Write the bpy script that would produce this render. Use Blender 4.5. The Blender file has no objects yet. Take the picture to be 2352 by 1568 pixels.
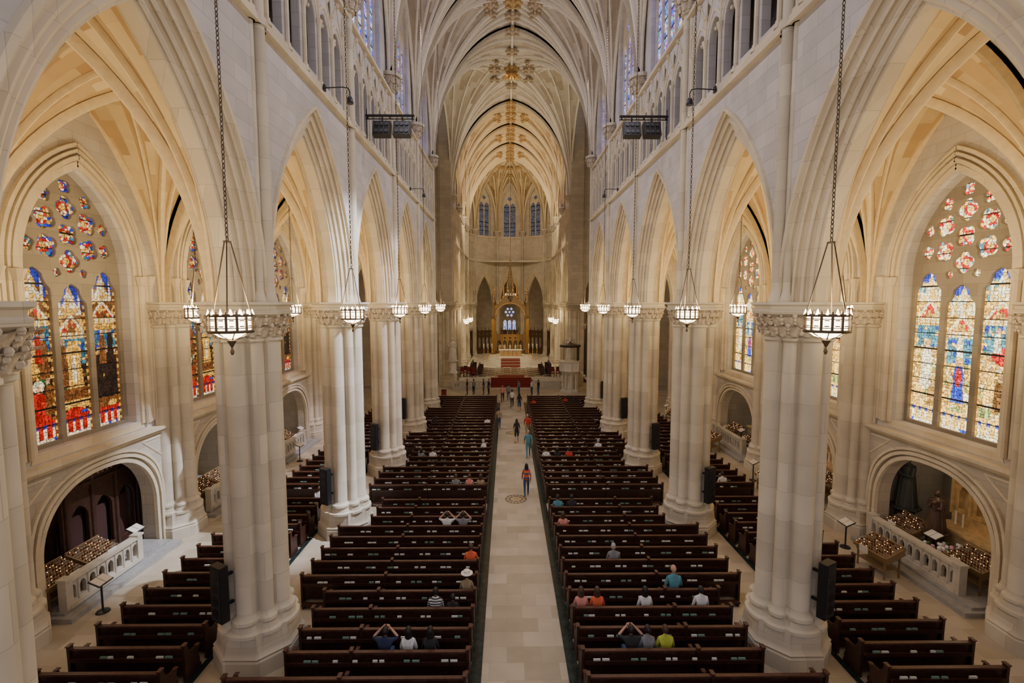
import bpy, bmesh, math, random
from mathutils import Vector, Matrix
from math import sin, cos, pi, sqrt, acos, atan2, radians, hypot
random.seed(7)
SC=bpy.context.scene
COL=SC.collection

# ------------------------------------------------------------------ materials
MATS={}
def _new(name):
    m=bpy.data.materials.new(name); m.use_nodes=True
    nt=m.node_tree; b=nt.nodes['Principled BSDF']
    return m,nt,b
def mat(name,col,rough=.6,metal=0,emit=None,es=0,noise=0,nscale=6,bump=0,spec=.5):
    if name in MATS: return MATS[name]
    m,nt,b=_new(name)
    b.inputs['Base Color'].default_value=(*col,1)
    b.inputs['Roughness'].default_value=rough
    b.inputs['Metallic'].default_value=metal
    b.inputs['Specular IOR Level'].default_value=spec
    if noise>0 or bump>0:
        tc=nt.nodes.new('ShaderNodeNewGeometry')
        n=nt.nodes.new('ShaderNodeTexNoise'); n.inputs['Scale'].default_value=nscale; n.inputs['Detail'].default_value=5
        nt.links.new(tc.outputs['Position'],n.inputs['Vector'])
        if noise>0:
            r=nt.nodes.new('ShaderNodeValToRGB')
            r.color_ramp.elements[0].position=.3; r.color_ramp.elements[1].position=.7
            r.color_ramp.elements[0].color=(*[c*(1-noise) for c in col],1)
            r.color_ramp.elements[1].color=(*[min(1,c*(1+noise)) for c in col],1)
            nt.links.new(n.outputs['Fac'],r.inputs['Fac']); nt.links.new(r.outputs['Color'],b.inputs['Base Color'])
        if bump>0:
            bp=nt.nodes.new('ShaderNodeBump'); bp.inputs['Strength'].default_value=bump; bp.inputs['Distance'].default_value=.05
            nt.links.new(n.outputs['Fac'],bp.inputs['Height']); nt.links.new(bp.outputs['Normal'],b.inputs['Normal'])
    if emit:
        b.inputs['Emission Color'].default_value=(*emit,1); b.inputs['Emission Strength'].default_value=es
    MATS[name]=m
    return m
def stone(name,c1,c2,mortar,bw=1.1,bh=.42,mode='wall',rough=.75,msize=.008,bump=.15):
    m,nt,b=_new(name)
    g=nt.nodes.new('ShaderNodeNewGeometry'); sep=nt.nodes.new('ShaderNodeSeparateXYZ')
    cmb=nt.nodes.new('ShaderNodeCombineXYZ')
    if mode=='uv':
        tc=nt.nodes.new('ShaderNodeUVMap'); tc.uv_map='UVMap'; vec=tc.outputs['UV']
    else:
        nt.links.new(g.outputs['Position'],sep.inputs[0])
        if mode=='wall':
            a=nt.nodes.new('ShaderNodeMath'); a.operation='ADD'
            nt.links.new(sep.outputs[0],a.inputs[0]); nt.links.new(sep.outputs[1],a.inputs[1])
            nt.links.new(a.outputs[0],cmb.inputs[0]); nt.links.new(sep.outputs[2],cmb.inputs[1])
        else:
            nt.links.new(sep.outputs[0],cmb.inputs[0]); nt.links.new(sep.outputs[1],cmb.inputs[1])
        vec=cmb.outputs[0]
    br=nt.nodes.new('ShaderNodeTexBrick')
    br.inputs['Color1'].default_value=(*c1,1); br.inputs['Color2'].default_value=(*c2,1); br.inputs['Mortar'].default_value=(*mortar,1)
    br.inputs['Scale'].default_value=1; br.inputs['Mortar Size'].default_value=msize
    br.inputs['Brick Width'].default_value=bw; br.inputs['Row Height'].default_value=bh
    nt.links.new(vec,br.inputs['Vector'])
    n=nt.nodes.new('ShaderNodeTexNoise'); n.inputs['Scale'].default_value=1.3; n.inputs['Detail'].default_value=6
    nt.links.new(g.outputs['Position'],n.inputs['Vector'])
    mr=nt.nodes.new('ShaderNodeMapRange'); mr.inputs['To Min'].default_value=.76; mr.inputs['To Max'].default_value=1.14
    nt.links.new(n.outputs['Fac'],mr.inputs['Value'])
    mx=nt.nodes.new('ShaderNodeMix'); mx.data_type='RGBA'; mx.blend_type='MULTIPLY'; mx.inputs['Factor'].default_value=1
    nt.links.new(br.outputs['Color'],mx.inputs[6]); nt.links.new(mr.outputs[0],mx.inputs[7])
    nt.links.new(mx.outputs[2],b.inputs['Base Color'])
    b.inputs['Roughness'].default_value=rough
    if bump>0:
        bp=nt.nodes.new('ShaderNodeBump'); bp.inputs['Strength'].default_value=bump; bp.inputs['Distance'].default_value=.02; bp.invert=True
        nt.links.new(br.outputs['Fac'],bp.inputs['Height']); nt.links.new(bp.outputs['Normal'],b.inputs['Normal'])
    MATS[name]=m
    return m
def glassmat(name,strength):
    m=bpy.data.materials.new(name); m.use_nodes=True; nt=m.node_tree; b=nt.nodes['Principled BSDF']
    a=nt.nodes.new('ShaderNodeVertexColor'); a.layer_name='Col'
    b.inputs['Roughness'].default_value=.3; b.inputs['Specular IOR Level'].default_value=.2
    b.inputs['Base Color'].default_value=(.01,.01,.01,1)
    nt.links.new(a.outputs['Color'],b.inputs['Emission Color'])
    b.inputs['Emission Strength'].default_value=strength
    try: m.cycles.emission_sampling='NONE'
    except Exception: pass
    return m

STW=stone('stone_ashlar',(.50,.475,.455),(.59,.56,.54),(.38,.36,.34))
STWC=stone('stone_ashlar_chancel',(.50,.44,.34),(.60,.53,.41),(.38,.33,.25))
STC=stone('stone_column',(.51,.455,.35),(.64,.58,.455),(.42,.37,.29),bw=.9,bh=.8,msize=.006)
STM=stone('stone_moulding',(.60,.52,.38),(.70,.615,.45),(.47,.41,.30),bw=.8,bh=.7,msize=.006)
STD=stone('stone_lower_wall',(.44,.395,.32),(.53,.475,.385),(.34,.30,.25))
STT=stone('stone_tracery_backlit',(.24,.21,.17),(.30,.26,.21),(.2,.17,.14))  # stone colour darkened so the window tracery looks backlit
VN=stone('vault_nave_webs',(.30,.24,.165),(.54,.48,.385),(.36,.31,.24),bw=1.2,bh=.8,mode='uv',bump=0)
VA=stone('vault_aisle_webs',(.46,.29,.13),(.80,.66,.37),(.60,.47,.27),bw=1.3,bh=.62,mode='uv',bump=0,msize=.003)
VC=stone('vault_chancel_webs',(.30,.18,.07),(.66,.53,.30),(.40,.32,.2),bw=1.2,bh=.8,mode='uv',bump=0)
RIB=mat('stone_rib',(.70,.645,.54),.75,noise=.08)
RIBA=mat('stone_rib_warm',(.78,.65,.40),.75,noise=.08)
LEAF=mat('stone_foliage',(.50,.43,.33),.8,noise=.2,nscale=12)
LEAFN=mat('stone_boss',(.40,.31,.20),.7,noise=.25,nscale=12)
LEAFG=mat('stone_foliage_gilt',(.42,.27,.10),.6,noise=.2,nscale=12)
FLOOR=stone('marble_floor',(.38,.33,.235),(.56,.49,.375),(.33,.29,.215),bw=.95,bh=.62,mode='floor',rough=.3,msize=.004,bump=0)
GREEN=mat('green_marble',(.018,.03,.028),.2,noise=.6,nscale=5)
DARK=mat('triforium_shade',(.035,.03,.028),.9)  # near-black colour, painted shade for the triforium interior
WOOD=mat('mahogany',(.042,.016,.011),.38,noise=.35,nscale=9)
WOOD2=mat('mahogany_seat',(.075,.030,.018),.36,noise=.3,nscale=9)
CARD=mat('hymnal_paper',(.66,.70,.62),.6)
CARDG=mat('hymnal_green',(.16,.28,.22),.6)
BLACK=mat('black_metal',(.012,.012,.014),.4)
IRON=mat('bronze_dark',(.12,.085,.05),.45,metal=.6)
BRONZE=mat('bronze_gold',(.36,.21,.07),.4,metal=.7)
GOLD=mat('gold',(.80,.52,.18),.3,metal=.9)
MARB=mat('white_marble',(.66,.62,.55),.35,noise=.1,nscale=3)
MARBW=mat('warm_marble',(.55,.42,.27),.4,noise=.25,nscale=3)
RED=mat('red_carpet',(.20,.022,.018),.9)
GLOWL=mat('lantern_glow',(1,.9,.7),.5,emit=(1,.80,.52),es=11)
FLAME=mat('candle_flame',(1,.6,.2),.5,emit=(1,.5,.16),es=4)
GLASSR=mat('candle_glass',(.12,.04,.025),.3)
BRASS=mat('brass_tray',(.30,.20,.10),.5,metal=.4)
GL_L=glassmat('stained_glass_deep',1.2)
GL_R=glassmat('stained_glass_bright',2.7)
GL_C=glassmat('stained_glass_clerestory',1.5)
GL_A=glassmat('stained_glass_apse',.5)

# ------------------------------------------------------------------ mesh builder
class MB:
    def __init__(s): s.v=[];s.f=[];s.m=[];s.uv=[];s.hasuv=False
    def add(s,vs,fs,m=0,M=None,uvs=None):
        o=len(s.v)
        if M is not None: vs=[M@Vector(p) for p in vs]
        s.v.extend([tuple(p) for p in vs])
        for i,f in enumerate(fs):
            s.f.append([a+o for a in f]); s.m.append(m)
            if uvs is not None: s.uv.append([uvs[a] for a in f]); s.hasuv=True
            else: s.uv.append([(0,0)]*len(f))
    def merge(s,o,M=None,moff=0):
        b=len(s.v); s.v.extend([tuple(M@Vector(p)) if M is not None else p for p in o.v])
        for f,m,u in zip(o.f,o.m,o.uv): s.f.append([a+b for a in f]); s.m.append(m+moff); s.uv.append(u)
    def box(s,c,d,m=0,M=None):
        x,y,z=c; a,b,h=d[0]/2,d[1]/2,d[2]/2
        vs=[(x+i*a,y+j*b,z+k*h) for i in(-1,1) for j in(-1,1) for k in(-1,1)]
        s.add(vs,[(0,1,3,2),(4,6,7,5),(0,4,5,1),(2,3,7,6),(0,2,6,4),(1,5,7,3)],m,M)
    def cyl(s,p0,p1,r0,r1=None,n=10,m=0,M=None,cap=True):
        if r1 is None: r1=r0
        p0=Vector(p0);p1=Vector(p1);t=(p1-p0)
        if t.length<1e-6: return
        t.normalize(); a=t.orthogonal().normalized(); b=t.cross(a)
        vs=[];fs=[]
        for p,r in((p0,r0),(p1,r1)):
            for i in range(n):
                q=2*pi*i/n; vs.append(p+a*cos(q)*r+b*sin(q)*r)
        for i in range(n):
            j=(i+1)%n; fs.append((i,j,n+j,n+i))
        if cap: fs.append(tuple(range(n))[::-1]); fs.append(tuple(range(n,2*n)))
        s.add(vs,fs,m,M)
    def lathe(s,prof,n=16,m=0,M=None,c=(0,0,0),closed=True):
        vs=[];fs=[]
        for r,z in prof:
            for i in range(n):
                q=2*pi*i/n; vs.append((c[0]+r*cos(q),c[1]+r*sin(q),c[2]+z))
        for k in range(len(prof)-1):
            for i in range(n):
                j=(i+1)%n; fs.append((k*n+i,k*n+j,(k+1)*n+j,(k+1)*n+i))
        if closed:
            fs.append(tuple(range(n))[::-1]); L=(len(prof)-1)*n; fs.append(tuple(range(L,L+n)))
        s.add(vs,fs,m,M)
    def sphere(s,c,r,n=10,m=0,M=None,sc=(1,1,1)):
        vs=[];fs=[];h=max(4,n//2+1)
        for k in range(h+1):
            a=-pi/2+pi*k/h
            for i in range(n):
                q=2*pi*i/n
                vs.append((c[0]+r*sc[0]*cos(a)*cos(q),c[1]+r*sc[1]*cos(a)*sin(q),c[2]+r*sc[2]*sin(a)))
        for k in range(h):
            for i in range(n):
                j=(i+1)%n; fs.append((k*n+i,k*n+j,(k+1)*n+j,(k+1)*n+i))
        s.add(vs,fs,m,M)
    def prism(s,poly,a,b,m=0,M=None,axis='x'):
        n=len(poly);vs=[]
        for t in(a,b):
            for p in poly:
                if axis=='x': vs.append((t,p[0],p[1]))
                elif axis=='y': vs.append((p[0],t,p[1]))
                else: vs.append((p[0],p[1],t))
        fs=[tuple(range(n))[::-1],tuple(range(n,2*n))]
        for i in range(n):
            j=(i+1)%n; fs.append((i,j,n+j,n+i))
        s.add(vs,fs,m,M)
    def grid(s,rows,m=0,M=None,uvrows=None,wrap=False):
        n=len(rows[0]);vs=[p for r in rows for p in r];fs=[]
        for k in range(len(rows)-1):
            for i in range(n if wrap else n-1):
                j=(i+1)%n; fs.append((k*n+i,k*n+j,(k+1)*n+j,(k+1)*n+i))
        s.add(vs,fs,m,M,[q for r in uvrows for q in r] if uvrows else None)
    def sweep(s,path,prof,side=None,m=0,M=None):
        P=[Vector(p) for p in path];rows=[]
        for i,p in enumerate(P):
            t=(P[min(i+1,len(P)-1)]-P[max(i-1,0)])
            if t.length<1e-7: t=Vector((0,0,1))
            t.normalize()
            sd=Vector(side).normalized() if side is not None else t.cross(Vector((0,0,1))).normalized()
            nn=sd.cross(t).normalized()
            rows.append([p+sd*a+nn*b for a,b in prof])
        s.grid(rows,m,M,wrap=True)
    def torus(s,c,R,r,n=24,k=6,m=0,M=None):
        rows=[]
        for i in range(n+1):
            q=2*pi*i/n
            rows.append([(c[0]+(R+r*cos(2*pi*j/k))*cos(q),c[1]+(R+r*cos(2*pi*j/k))*sin(q),c[2]+r*sin(2*pi*j/k)) for j in range(k)])
        s.grid(rows,m,M,wrap=True)
    def mesh(s,name,mats,smooth=35):
        me=bpy.data.meshes.new(name); me.from_pydata(s.v,[],s.f); me.update()
        for mm in mats: me.materials.append(mm)
        me.polygons.foreach_set('material_index',s.m)
        if s.hasuv:
            uv=me.uv_layers.new(name='UVMap'); flat=[c for u in s.uv for q in u for c in q]
            uv.data.foreach_set('uv',flat)
        if smooth:
            me.polygons.foreach_set('use_smooth',[True]*len(s.f))
            try: me.set_sharp_from_angle(angle=radians(smooth))
            except Exception: pass
        return me
    def obj(s,name,mats,smooth=35,loc=(0,0,0),parent=None):
        return place(name,s.mesh(name,mats,smooth),loc,parent=parent)
def place(name,me,loc=(0,0,0),rot=0,scale=(1,1,1),parent=None):
    o=bpy.data.objects.new(name,me); COL.objects.link(o)
    o.location=loc; o.rotation_euler=(0,0,rot); o.scale=scale
    if parent: o.parent=parent
    return o

_pc={}
def plate(outs,depth,bev=0.0,key=None):
    if key and key in _pc: return _pc[key]
    cu=bpy.data.curves.new('tmp','CURVE'); cu.dimensions='2D'; cu.fill_mode='BOTH'
    cu.extrude=depth/2; cu.bevel_depth=bev; cu.bevel_resolution=0
    for o in outs:
        sp=cu.splines.new('POLY'); sp.points.add(len(o)-1)
        for i,p in enumerate(o): sp.points[i].co=(p[0],p[1],0,1)
        sp.use_cyclic_u=True
    ob=bpy.data.objects.new('tmp',cu); COL.objects.link(ob)
    bpy.context.view_layer.update()
    dg=bpy.context.evaluated_depsgraph_get()
    me=bpy.data.meshes.new_from_object(ob.evaluated_get(dg))
    mb=MB(); mb.add([tuple(v.co) for v in me.vertices],[tuple(p.vertices) for p in me.polygons],0)
    bpy.data.objects.remove(ob); bpy.data.meshes.remove(me); bpy.data.curves.remove(cu)
    if key: _pc[key]=mb
    return mb
def half_arc(half,rise,n):
    if rise>=half:
        R=(half*half+rise*rise)/(2*half); th=acos((R-half)/R)
        return [((R-half)-R*cos(th*i/n),R*sin(th*i/n)) for i in range(n+1)]
    return [(-half*cos(pi/2*i/n),rise*sin(pi/2*i/n)) for i in range(n+1)]
def arch_poly(cx,half,zb,zs,rise,n=8):
    pts=[(cx-half,zb),(cx+half,zb)]
    A=half_arc(half,rise,n)
    pts+= [(cx-u,zs+z) for u,z in A]
    pts+= [(cx+u,zs+z) for u,z in A[::-1][1:]]
    return pts
def foil(cx,cz,rad,k=4,n=24,rot=0):
    d=rad*.52;rho=rad*.48;pts=[]
    if k==4: d=rad*.46;rho=rad*.54
    for i in range(n):
        a=2*pi*i/n; ph=((a-rot+pi/k)%(2*pi/k))-pi/k
        r=d*cos(ph)+sqrt(max(0,rho*rho-(d*sin(ph))**2))
        pts.append((cx+r*cos(a),cz+r*sin(a)))
    return pts
def frame(origin,udir,wdir):
    U=Vector(udir).normalized();W_=Vector(wdir).normalized();Z=Vector((0,0,1));o=Vector(origin)
    return Matrix(((U.x,Z.x,W_.x,o.x),(U.y,Z.y,W_.y,o.y),(U.z,Z.z,W_.z,o.z),(0,0,0,1)))

# ------------------------------------------------------------------ parameters
H=9.87; W=7.47; S=7.3
Y=lambda k: 12.96+S*k
NB=[(Y(k),Y(k+1)) for k in range(-2,4)]
CX0,CX1=Y(4),Y(6)
CB=[(Y(k),Y(k+1)) for k in range(6,9)]
YA=Y(9)
ZT=16.98        # triforium string
ZC=21.3         # clerestory string
F=-.58          # nave face offset from arcade axis

PROF=[(-.85,.75),(-.80,.66),(-.75,.73),(-.69,.68),(-.65,.56),(-.70,.50),(-.66,.44),(-.56,.49),(-.50,.40),(-.53,.31),(-.46,.25),(-.40,.31),(-.34,.22),(-.37,.12),(-.30,.06),(-.26,.08),(-.22,.0),(-.1,.0),(.1,0)]
PROF=PROF+[(-w,n) for w,n in PROF[::-1][1:]]
PROF=[(w*(-F/.85) if w<0 else w*.8,n) for w,n in PROF]
def elevation(mb,M,hw,ar,arise,triof=5,zs=H):
    R=(ar*ar+arise*arise)/(2*ar); c=R-ar; N=22
    nm=PROF[0][1]; ZW=ZT+.15
    sc=(hw-ar)/.9 if hw<3 else 1
    for sg in(1,-1):
        rows=[]
        for w,n in PROF:
            n=n*sc;Rn=R+n; th=acos(c/Rn)
            rows.append([(sg*(c-Rn*cos(th*i/N)),zs+Rn*sin(th*i/N),w) for i in range(N+1)])
        mb.grid(rows,1,M)
        for wf in (F,.68):
            n=nm*sc;Rn=R+n;th=acos(c/Rn)
            lo=[(-sg*hw,zs,wf)]+[(sg*(c-Rn*cos(th*i/N)),zs+Rn*sin(th*i/N),wf) for i in range(N+1)]
            hi=[(p[0],ZW if wf<0 else ZT+.6,wf) for p in lo]
            mb.grid([lo,hi],0,M)
        n=nm*sc;Rn=R+n+.05
        rows=[]
        for (dn,dw) in((-.05,.05),(-.05,-.05),(.05,-.05),(.09,.05)):
            Rk=Rn+dn;tk=acos(c/Rk)
            rows.append([(sg*(c-Rk*cos(tk*i/N)),zs+Rk*sin(tk*i/N),F-.03+dw) for i in range(N+1)])
        mb.grid(rows,1,M)
    for z,pj,hh in((ZT,.18,.12),(ZT+.12,.13,.14),(ZT+.26,.07,.16),(ZC-.07,.14,.12),(ZC+.06,.08,.14)):
        mb.box((0,z,F-pj/2+.1),(2*hw,hh,pj+.2),1,M)
    if not triof:
        mb.box((0,(ZT+ZC)/2,F+.1),(2*hw,ZC-ZT,.16),0,M)
        n=6
        for i in range(n):      # blind arcaded parapet under the windows
            cx=-hw+.25+(2*hw-.5)*(i+.5)/n
            A=half_arc((hw-.25)/n*.9,.35,5)
            for sg in(1,-1): mb.sweep([(cx+sg*u,20.2,F-.0) for u,z in A[:1]]+[(cx+sg*u,20.55+z,F-.0) for u,z in A],[(-.03,-.04),(.03,-.04),(.03,.04),(-.03,.04)],(0,0,1),1,M)
        mb.box((0,20.1,F-.02),(2*hw,.1,.16),1,M)
        return
    outs=[[(-hw,ZT+.2),(hw,ZT+.2),(hw,ZC),(-hw,ZC)]]
    sp=(2*hw-1.1)/triof; hf=sp/2-.13
    for i in range(triof):
        cx=-(triof-1)/2*sp+i*sp
        outs.append(arch_poly(cx,hf,ZT+.55,19.35,hf*1.35,5))
    for i in range(triof-1):
        cx=-(triof-2)/2*sp+i*sp
        outs.append(foil(cx,20.52,.28,4,16))
    p=plate(outs,.26,.03,key=('tri',hw,triof)); mb.merge(p,M@Matrix.Translation((0,0,F+.2)))
    e=F
    for i in range(triof+1):
        cx=-triof/2*sp+i*sp
        mb.cyl((cx,ZT+.3,e),(cx,19.3,e),.075,.075,8,1,M)
        mb.cyl((cx,19.2,e),(cx,19.45,e),.08,.15,8,1,M); mb.cyl((cx,ZT+.25,e),(cx,ZT+.45,e),.14,.1,8,1,M)
        mb.cyl((cx,19.45,e),(cx,20.9,e+.02),.06,.03,6,1,M); mb.sphere((cx,20.3,e),.1,6,1,M)
    for i in range(triof):
        cx=-(triof-1)/2*sp+i*sp
        A=half_arc(hf+.1,(hf+.1)*1.4,8)
        for sg in(1,-1):
            mb.sweep([(sg*u+cx,19.4+z,e+.05) for u,z in A],[(-.04,-.05),(.04,-.05),(.04,.05),(-.04,.05)],(0,0,1),1,M)
            mb.cyl((cx+sg*(hf+.1),19.9,e+.03),(cx,21.05,e+.03),.035,.035,5,1,M)
            mb.sphere((cx+sg*hf*.45,19.35+hf*.75,e+.22),.085,6,1,M)
        mb.sphere((cx,21.0,e),.1,6,1,M)
    mb.box((0,19.1,.75),(2*hw,4.3,.1),2,M)  # back sheet coloured dark to stand for shade behind the openings
    mb.box((0,ZT+.25,.15),(2*hw,.1,1.3),0,M)
    mb.box((0,ZC-.05,.15),(2*hw,.1,1.3),0,M)
def clerestory(mb,M,hw,half,zsill,zspring,rise,nl,ztop=34.):
    win=arch_poly(0,half,zsill,zspring,rise,10)
    p=plate([[(-hw,21.2),(hw,21.2),(hw,ztop),(-hw,ztop)],win],.3,.05,key=('cl',hw,half)); mb.merge(p,M@Matrix.Translation((0,0,-.15)))
    g=.12; lw=(2*half-.1)/nl; hf=lw/2-g/2
    outs=[arch_poly(0,half+.02,zsill,zspring,rise,10)]
    for i in range(nl):
        cx=-(nl-1)/2*lw+i*lw
        outs.append(arch_poly(cx,hf,zsill+.1,zspring-.3-abs(cx)*.25,hf*1.5,5))
    if nl>=3:
        outs.append(foil(0,zspring+rise*.52,half*.34,6 if nl>3 else 4,30))
        q=half*.48
        outs.append(foil(-q,zspring+rise*.2,half*.2,4,20)); outs.append(foil(q,zspring+rise*.2,half*.2,4,20))
    else:
        outs.append(foil(0,zspring+rise*.42,half*.33,4,20))
    t=plate(outs,.12,.015,key=('clt',hw,half,nl)); mb.merge(t,M@Matrix.Translation((0,0,-.02)),moff=1)
    mb.box((0,zsill-.05,-.2),(2*half+.3,.12,.4),1,M)

def cle_col(u,v):
    r=random.random()
    if (v%.8)<.09: return (.01,.01,.02)
    if r<.40: return (.05,.07,.75)
    if r<.56: return (.25,.34,1.)
    if r<.76: return (.8,.85,1.)
    if r<.85: return (.5,.02,.2)
    if r<.92: return (.9,.6,.25)
    return (.03,.35,.4)
def apse_col(u,v):
    r=random.random()
    if (v%.7)<.08: return (.01,.012,.015)
    b=.4+.6*random.random()
    return (.12*b,.15*b,.24*b) if r<.6 else (.4*b,.12*b,.1*b) if r<.7 else (.35*b,.30*b,.22*b)
def glass_mesh(name,half,v0,v1,cell,fn,M,mt):
    nu=int(2*half/cell);nv=int((v1-v0)/cell)
    vs=[];fs=[];cols=[]
    for j in range(nv+1):
        for i in range(nu+1): vs.append(tuple(M@Vector((-half+2*half*i/nu,v0+(v1-v0)*j/nv,0))))
    for j in range(nv):
        for i in range(nu):
            a=j*(nu+1)+i; fs.append((a,a+1,a+nu+2,a+nu+1))
            c=fn(-half+2*half*(i+.5)/nu,v0+(v1-v0)*(j+.5)/nv); cols+= [c[0],c[1],c[2],1]*4
    me=bpy.data.meshes.new(name); me.from_pydata(vs,[],fs); me.materials.append(mt)
    ca=me.color_attributes.new('Col','FLOAT_COLOR','CORNER'); ca.data.foreach_set('color',cols)
    return me
WN=[0]
def window(me,loc=(0,0,0),rot=0):
    WN[0]+=1
    return place('window_%d'%WN[0],me,loc,rot)

def leaf(mb,M,w,h,m=1):
    rows=[]
    for j in range(6):
        t=j/5.; out=.02+.18*t*t+(.07 if j==5 else 0); z=h*t-(.10*h if j==5 else 0)
        wd=w*(.45+.55*sin(pi*min(1,t*1.1)))*(1+.3*(j%2))
        rows.append([(x*wd,-out-(.045 if abs(x)<.3 else 0)+.03*abs(x),z) for x in(-.5,-.25,0,.25,.5)])
    mb.grid(rows,m,M)
def capital_leaves(mb,r,z,h,n,m=1,ph=0,cx=0,cy=0,k=1):
    for i in range(n):
        a=2*pi*i/n+ph
        M=Matrix.Translation((cx+cos(a)*r,cy+sin(a)*r,z))@Matrix.Rotation(a+pi/2,4,'Z')@Matrix.Diagonal((1,k,1,1))
        leaf(mb,M,2*pi*r/n*1.1,h,m)
        b=a+pi/n
        for q in range(3):
            mb.sphere((cx+cos(b)*(r+.09*k+.03*q),cy+sin(b)*(r+.09*k+.03*q),z+h*(.3+.3*q)),(.04+.015*((i*5+q)%3))*k,5,m)
def vshaft(mb,x,y,dx,dy,z0=H,ms=4,ml=5):
    n=Vector((dx,dy,0)).normalized(); t=Vector((-n.y,n.x,0))
    for o,r,pj in((-.28,.10,-.02),(0,.15,.08),(.28,.10,-.02)):
        p=Vector((x,y,0))+t*o+n*pj
        mb.cyl(p+Vector((0,0,z0)),p+Vector((0,0,21.45)),r,r,12,ms)
        mb.cyl(p+Vector((0,0,z0)),p+Vector((0,0,z0+.3)),r+.07,r,12,ms)
        for zz in(ZT,21.45): mb.cyl(p+Vector((0,0,zz-.06)),p+Vector((0,0,zz+.06)),r+.05,r+.05,12,ms)
    c=Vector((x,y,0))+n*.02
    mb.cyl(c+Vector((0,0,21.4)),c+Vector((0,0,22.2)),.32,.5,12,ms)
    mb.cyl(c+Vector((0,0,22.15)),c+Vector((0,0,22.35)),.62,.62,8,ms)
    capital_leaves(mb,.36,21.45,.34,10,ml,0,c.x,c.y,.8); capital_leaves(mb,.44,21.75,.34,10,ml,.3,c.x,c.y,.8)
SIDES={'left':-1,'right':1}
gcl={}
WM=[STW,STM,DARK,STD,STC,LEAF]
WMC=[STWC,STM,DARK,STD,STC,LEAF]
for sn,s in SIDES.items():
    for BS_,nm_,ks,mats_ in((NB,'wall_'+sn,list(range(-1,5)),WM),(CB,'wall_chancel_'+sn,[6,7,8,9],WMC)):
        mb=MB()
        for (a,b) in BS_:
            M=frame((s*W,(a+b)/2,0),(0,1,0),(s,0,0))
            elevation(mb,M,S/2,2.75,5.5)
            clerestory(mb,M,S/2,2.55,21.6,27.,4.0,5)
        for k in ks: vshaft(mb,s*(W+F+.03),Y(k),-s,0)
        yy=CX0+.25 if BS_ is NB else CX1-.25
        mb.box((s*(W+.15),yy,22),(1.5,.9,24.4),0)
        mb.obj(nm_,mats_)
    gcl[s]=glass_mesh('clerestory_glass',2.6,21.6,31.1,.11,cle_col,frame((0,0,0),(0,1,0),(s,0,0)),GL_C)
    for (a,b) in NB[1:]+CB: window(gcl[s],(s*(W+.08),(a+b)/2,0))
mb=MB(); RA=W; ap=RA*cos(pi/10); hwA=RA*sin(pi/10)
for i in range(5):
    an=radians(18+36*i)
    d=Vector((cos(an),sin(an),0))
    o=Vector((0,YA,0))+d*(ap+.6)
    M=frame(o,(-sin(an),cos(an),0),d)
    elevation(mb,M,hwA+.2,1.62,4.6,triof=0)
    clerestory(mb,M,hwA+.2,1.15,20.9,27.0,2.6,2)
    window(glass_mesh('apse_glass',1.2,20.9,29.6,.12,apse_col,M@Matrix.Translation((0,0,.08)),GL_A))
for i in range(1,5):
    an=radians(36*i); vshaft(mb,(RA-.15)*cos(an),YA+(RA-.15)*sin(an),-cos(an),-sin(an))
mb.obj('wall_apse',WMC)

# ------------------------------------------------------------------ columns
def lob(th):
    r=.62
    for k in range(8):
        a=k*pi/4; big=(k%2==0)
        d,rho=(.58,.27) if big else (.63,.175)
        ph=(th-a+pi)%(2*pi)-pi
        q=rho*rho-(d*sin(ph))**2
        if q>0 and cos(ph)>0: r=max(r,d*cos(ph)+sqrt(q))
    for k in range(8):
        a=pi/8+k*pi/4+(.045 if k%2 else -.045); d,rho=.66,.05
        ph=(th-a+pi)%(2*pi)-pi
        q=rho*rho-(d*sin(ph))**2
        if q>0 and cos(ph)>0: r=max(r,d*cos(ph)+sqrt(q))
    return r/.85
def octo(th):
    ph=((th+pi/8)%(pi/4))-pi/8
    return cos(pi/8)/cos(ph)*1.04
def column_mesh(scale=1.0,name='col',top=H,fine=True):
    mb=MB(); n=160 if fine else 64
    rows=[(0,1.13,1),(.42,1.13,1),(.46,1.09,1),(.52,1.12,1),(.58,1.05,1),(.66,1.03,1),(1.0,1.02,.85),(1.04,1.09,.6),(1.12,1.08,.6),(1.16,1.0,.4),(1.30,.96,.25),(1.36,1.01,.2),(1.44,.99,.2),(1.48,.92,.1),(1.56,.86,0)]
    for z in (3.,5.,7.): rows.append((z,.86,0))
    rows+=[(8.82,.86,0),(8.86,.92,.1),(8.92,.92,.1),(8.96,.84,.3),(9.15,.84,.6),(9.4,.90,.8),(9.52,1.0,1),(9.56,1.08,1),(9.64,1.10,1),(9.68,1.03,1),(9.76,1.05,1),(9.80,1.13,1),(top,1.13,1)]
    R=[]
    for z,sc,b in rows:
        R.append([(scale*sc*((1-b)*lob(2*pi*i/n)+b*octo(2*pi*i/n))*cos(2*pi*i/n),scale*sc*((1-b)*lob(2*pi*i/n)+b*octo(2*pi*i/n))*sin(2*pi*i/n),z) for i in range(n)])
    mb.grid(R,0,wrap=True)
    mb.add([Vector(p) for p in R[-1]],[tuple(range(n))],0)
    capital_leaves(mb,.84*scale,8.97,.32,20,1)
    capital_leaves(mb,.88*scale,9.22,.32,20,1,pi/20)
    return mb.mesh(name,[STC,LEAF],40)
CM=column_mesh()
for s in(-1,1):
    for k in list(range(-1,5))+[6,7,8,9]: place('clustered_column',CM,(s*W,Y(k),0))
CMs=column_mesh(.72,'apse_col',fine=False)
for i in range(1,5):
    an=radians(36*i)
    place('apse_column',CMs,((RA+.5)*cos(an),YA+(RA+.5)*sin(an),0))
OUTP=14.95
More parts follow.
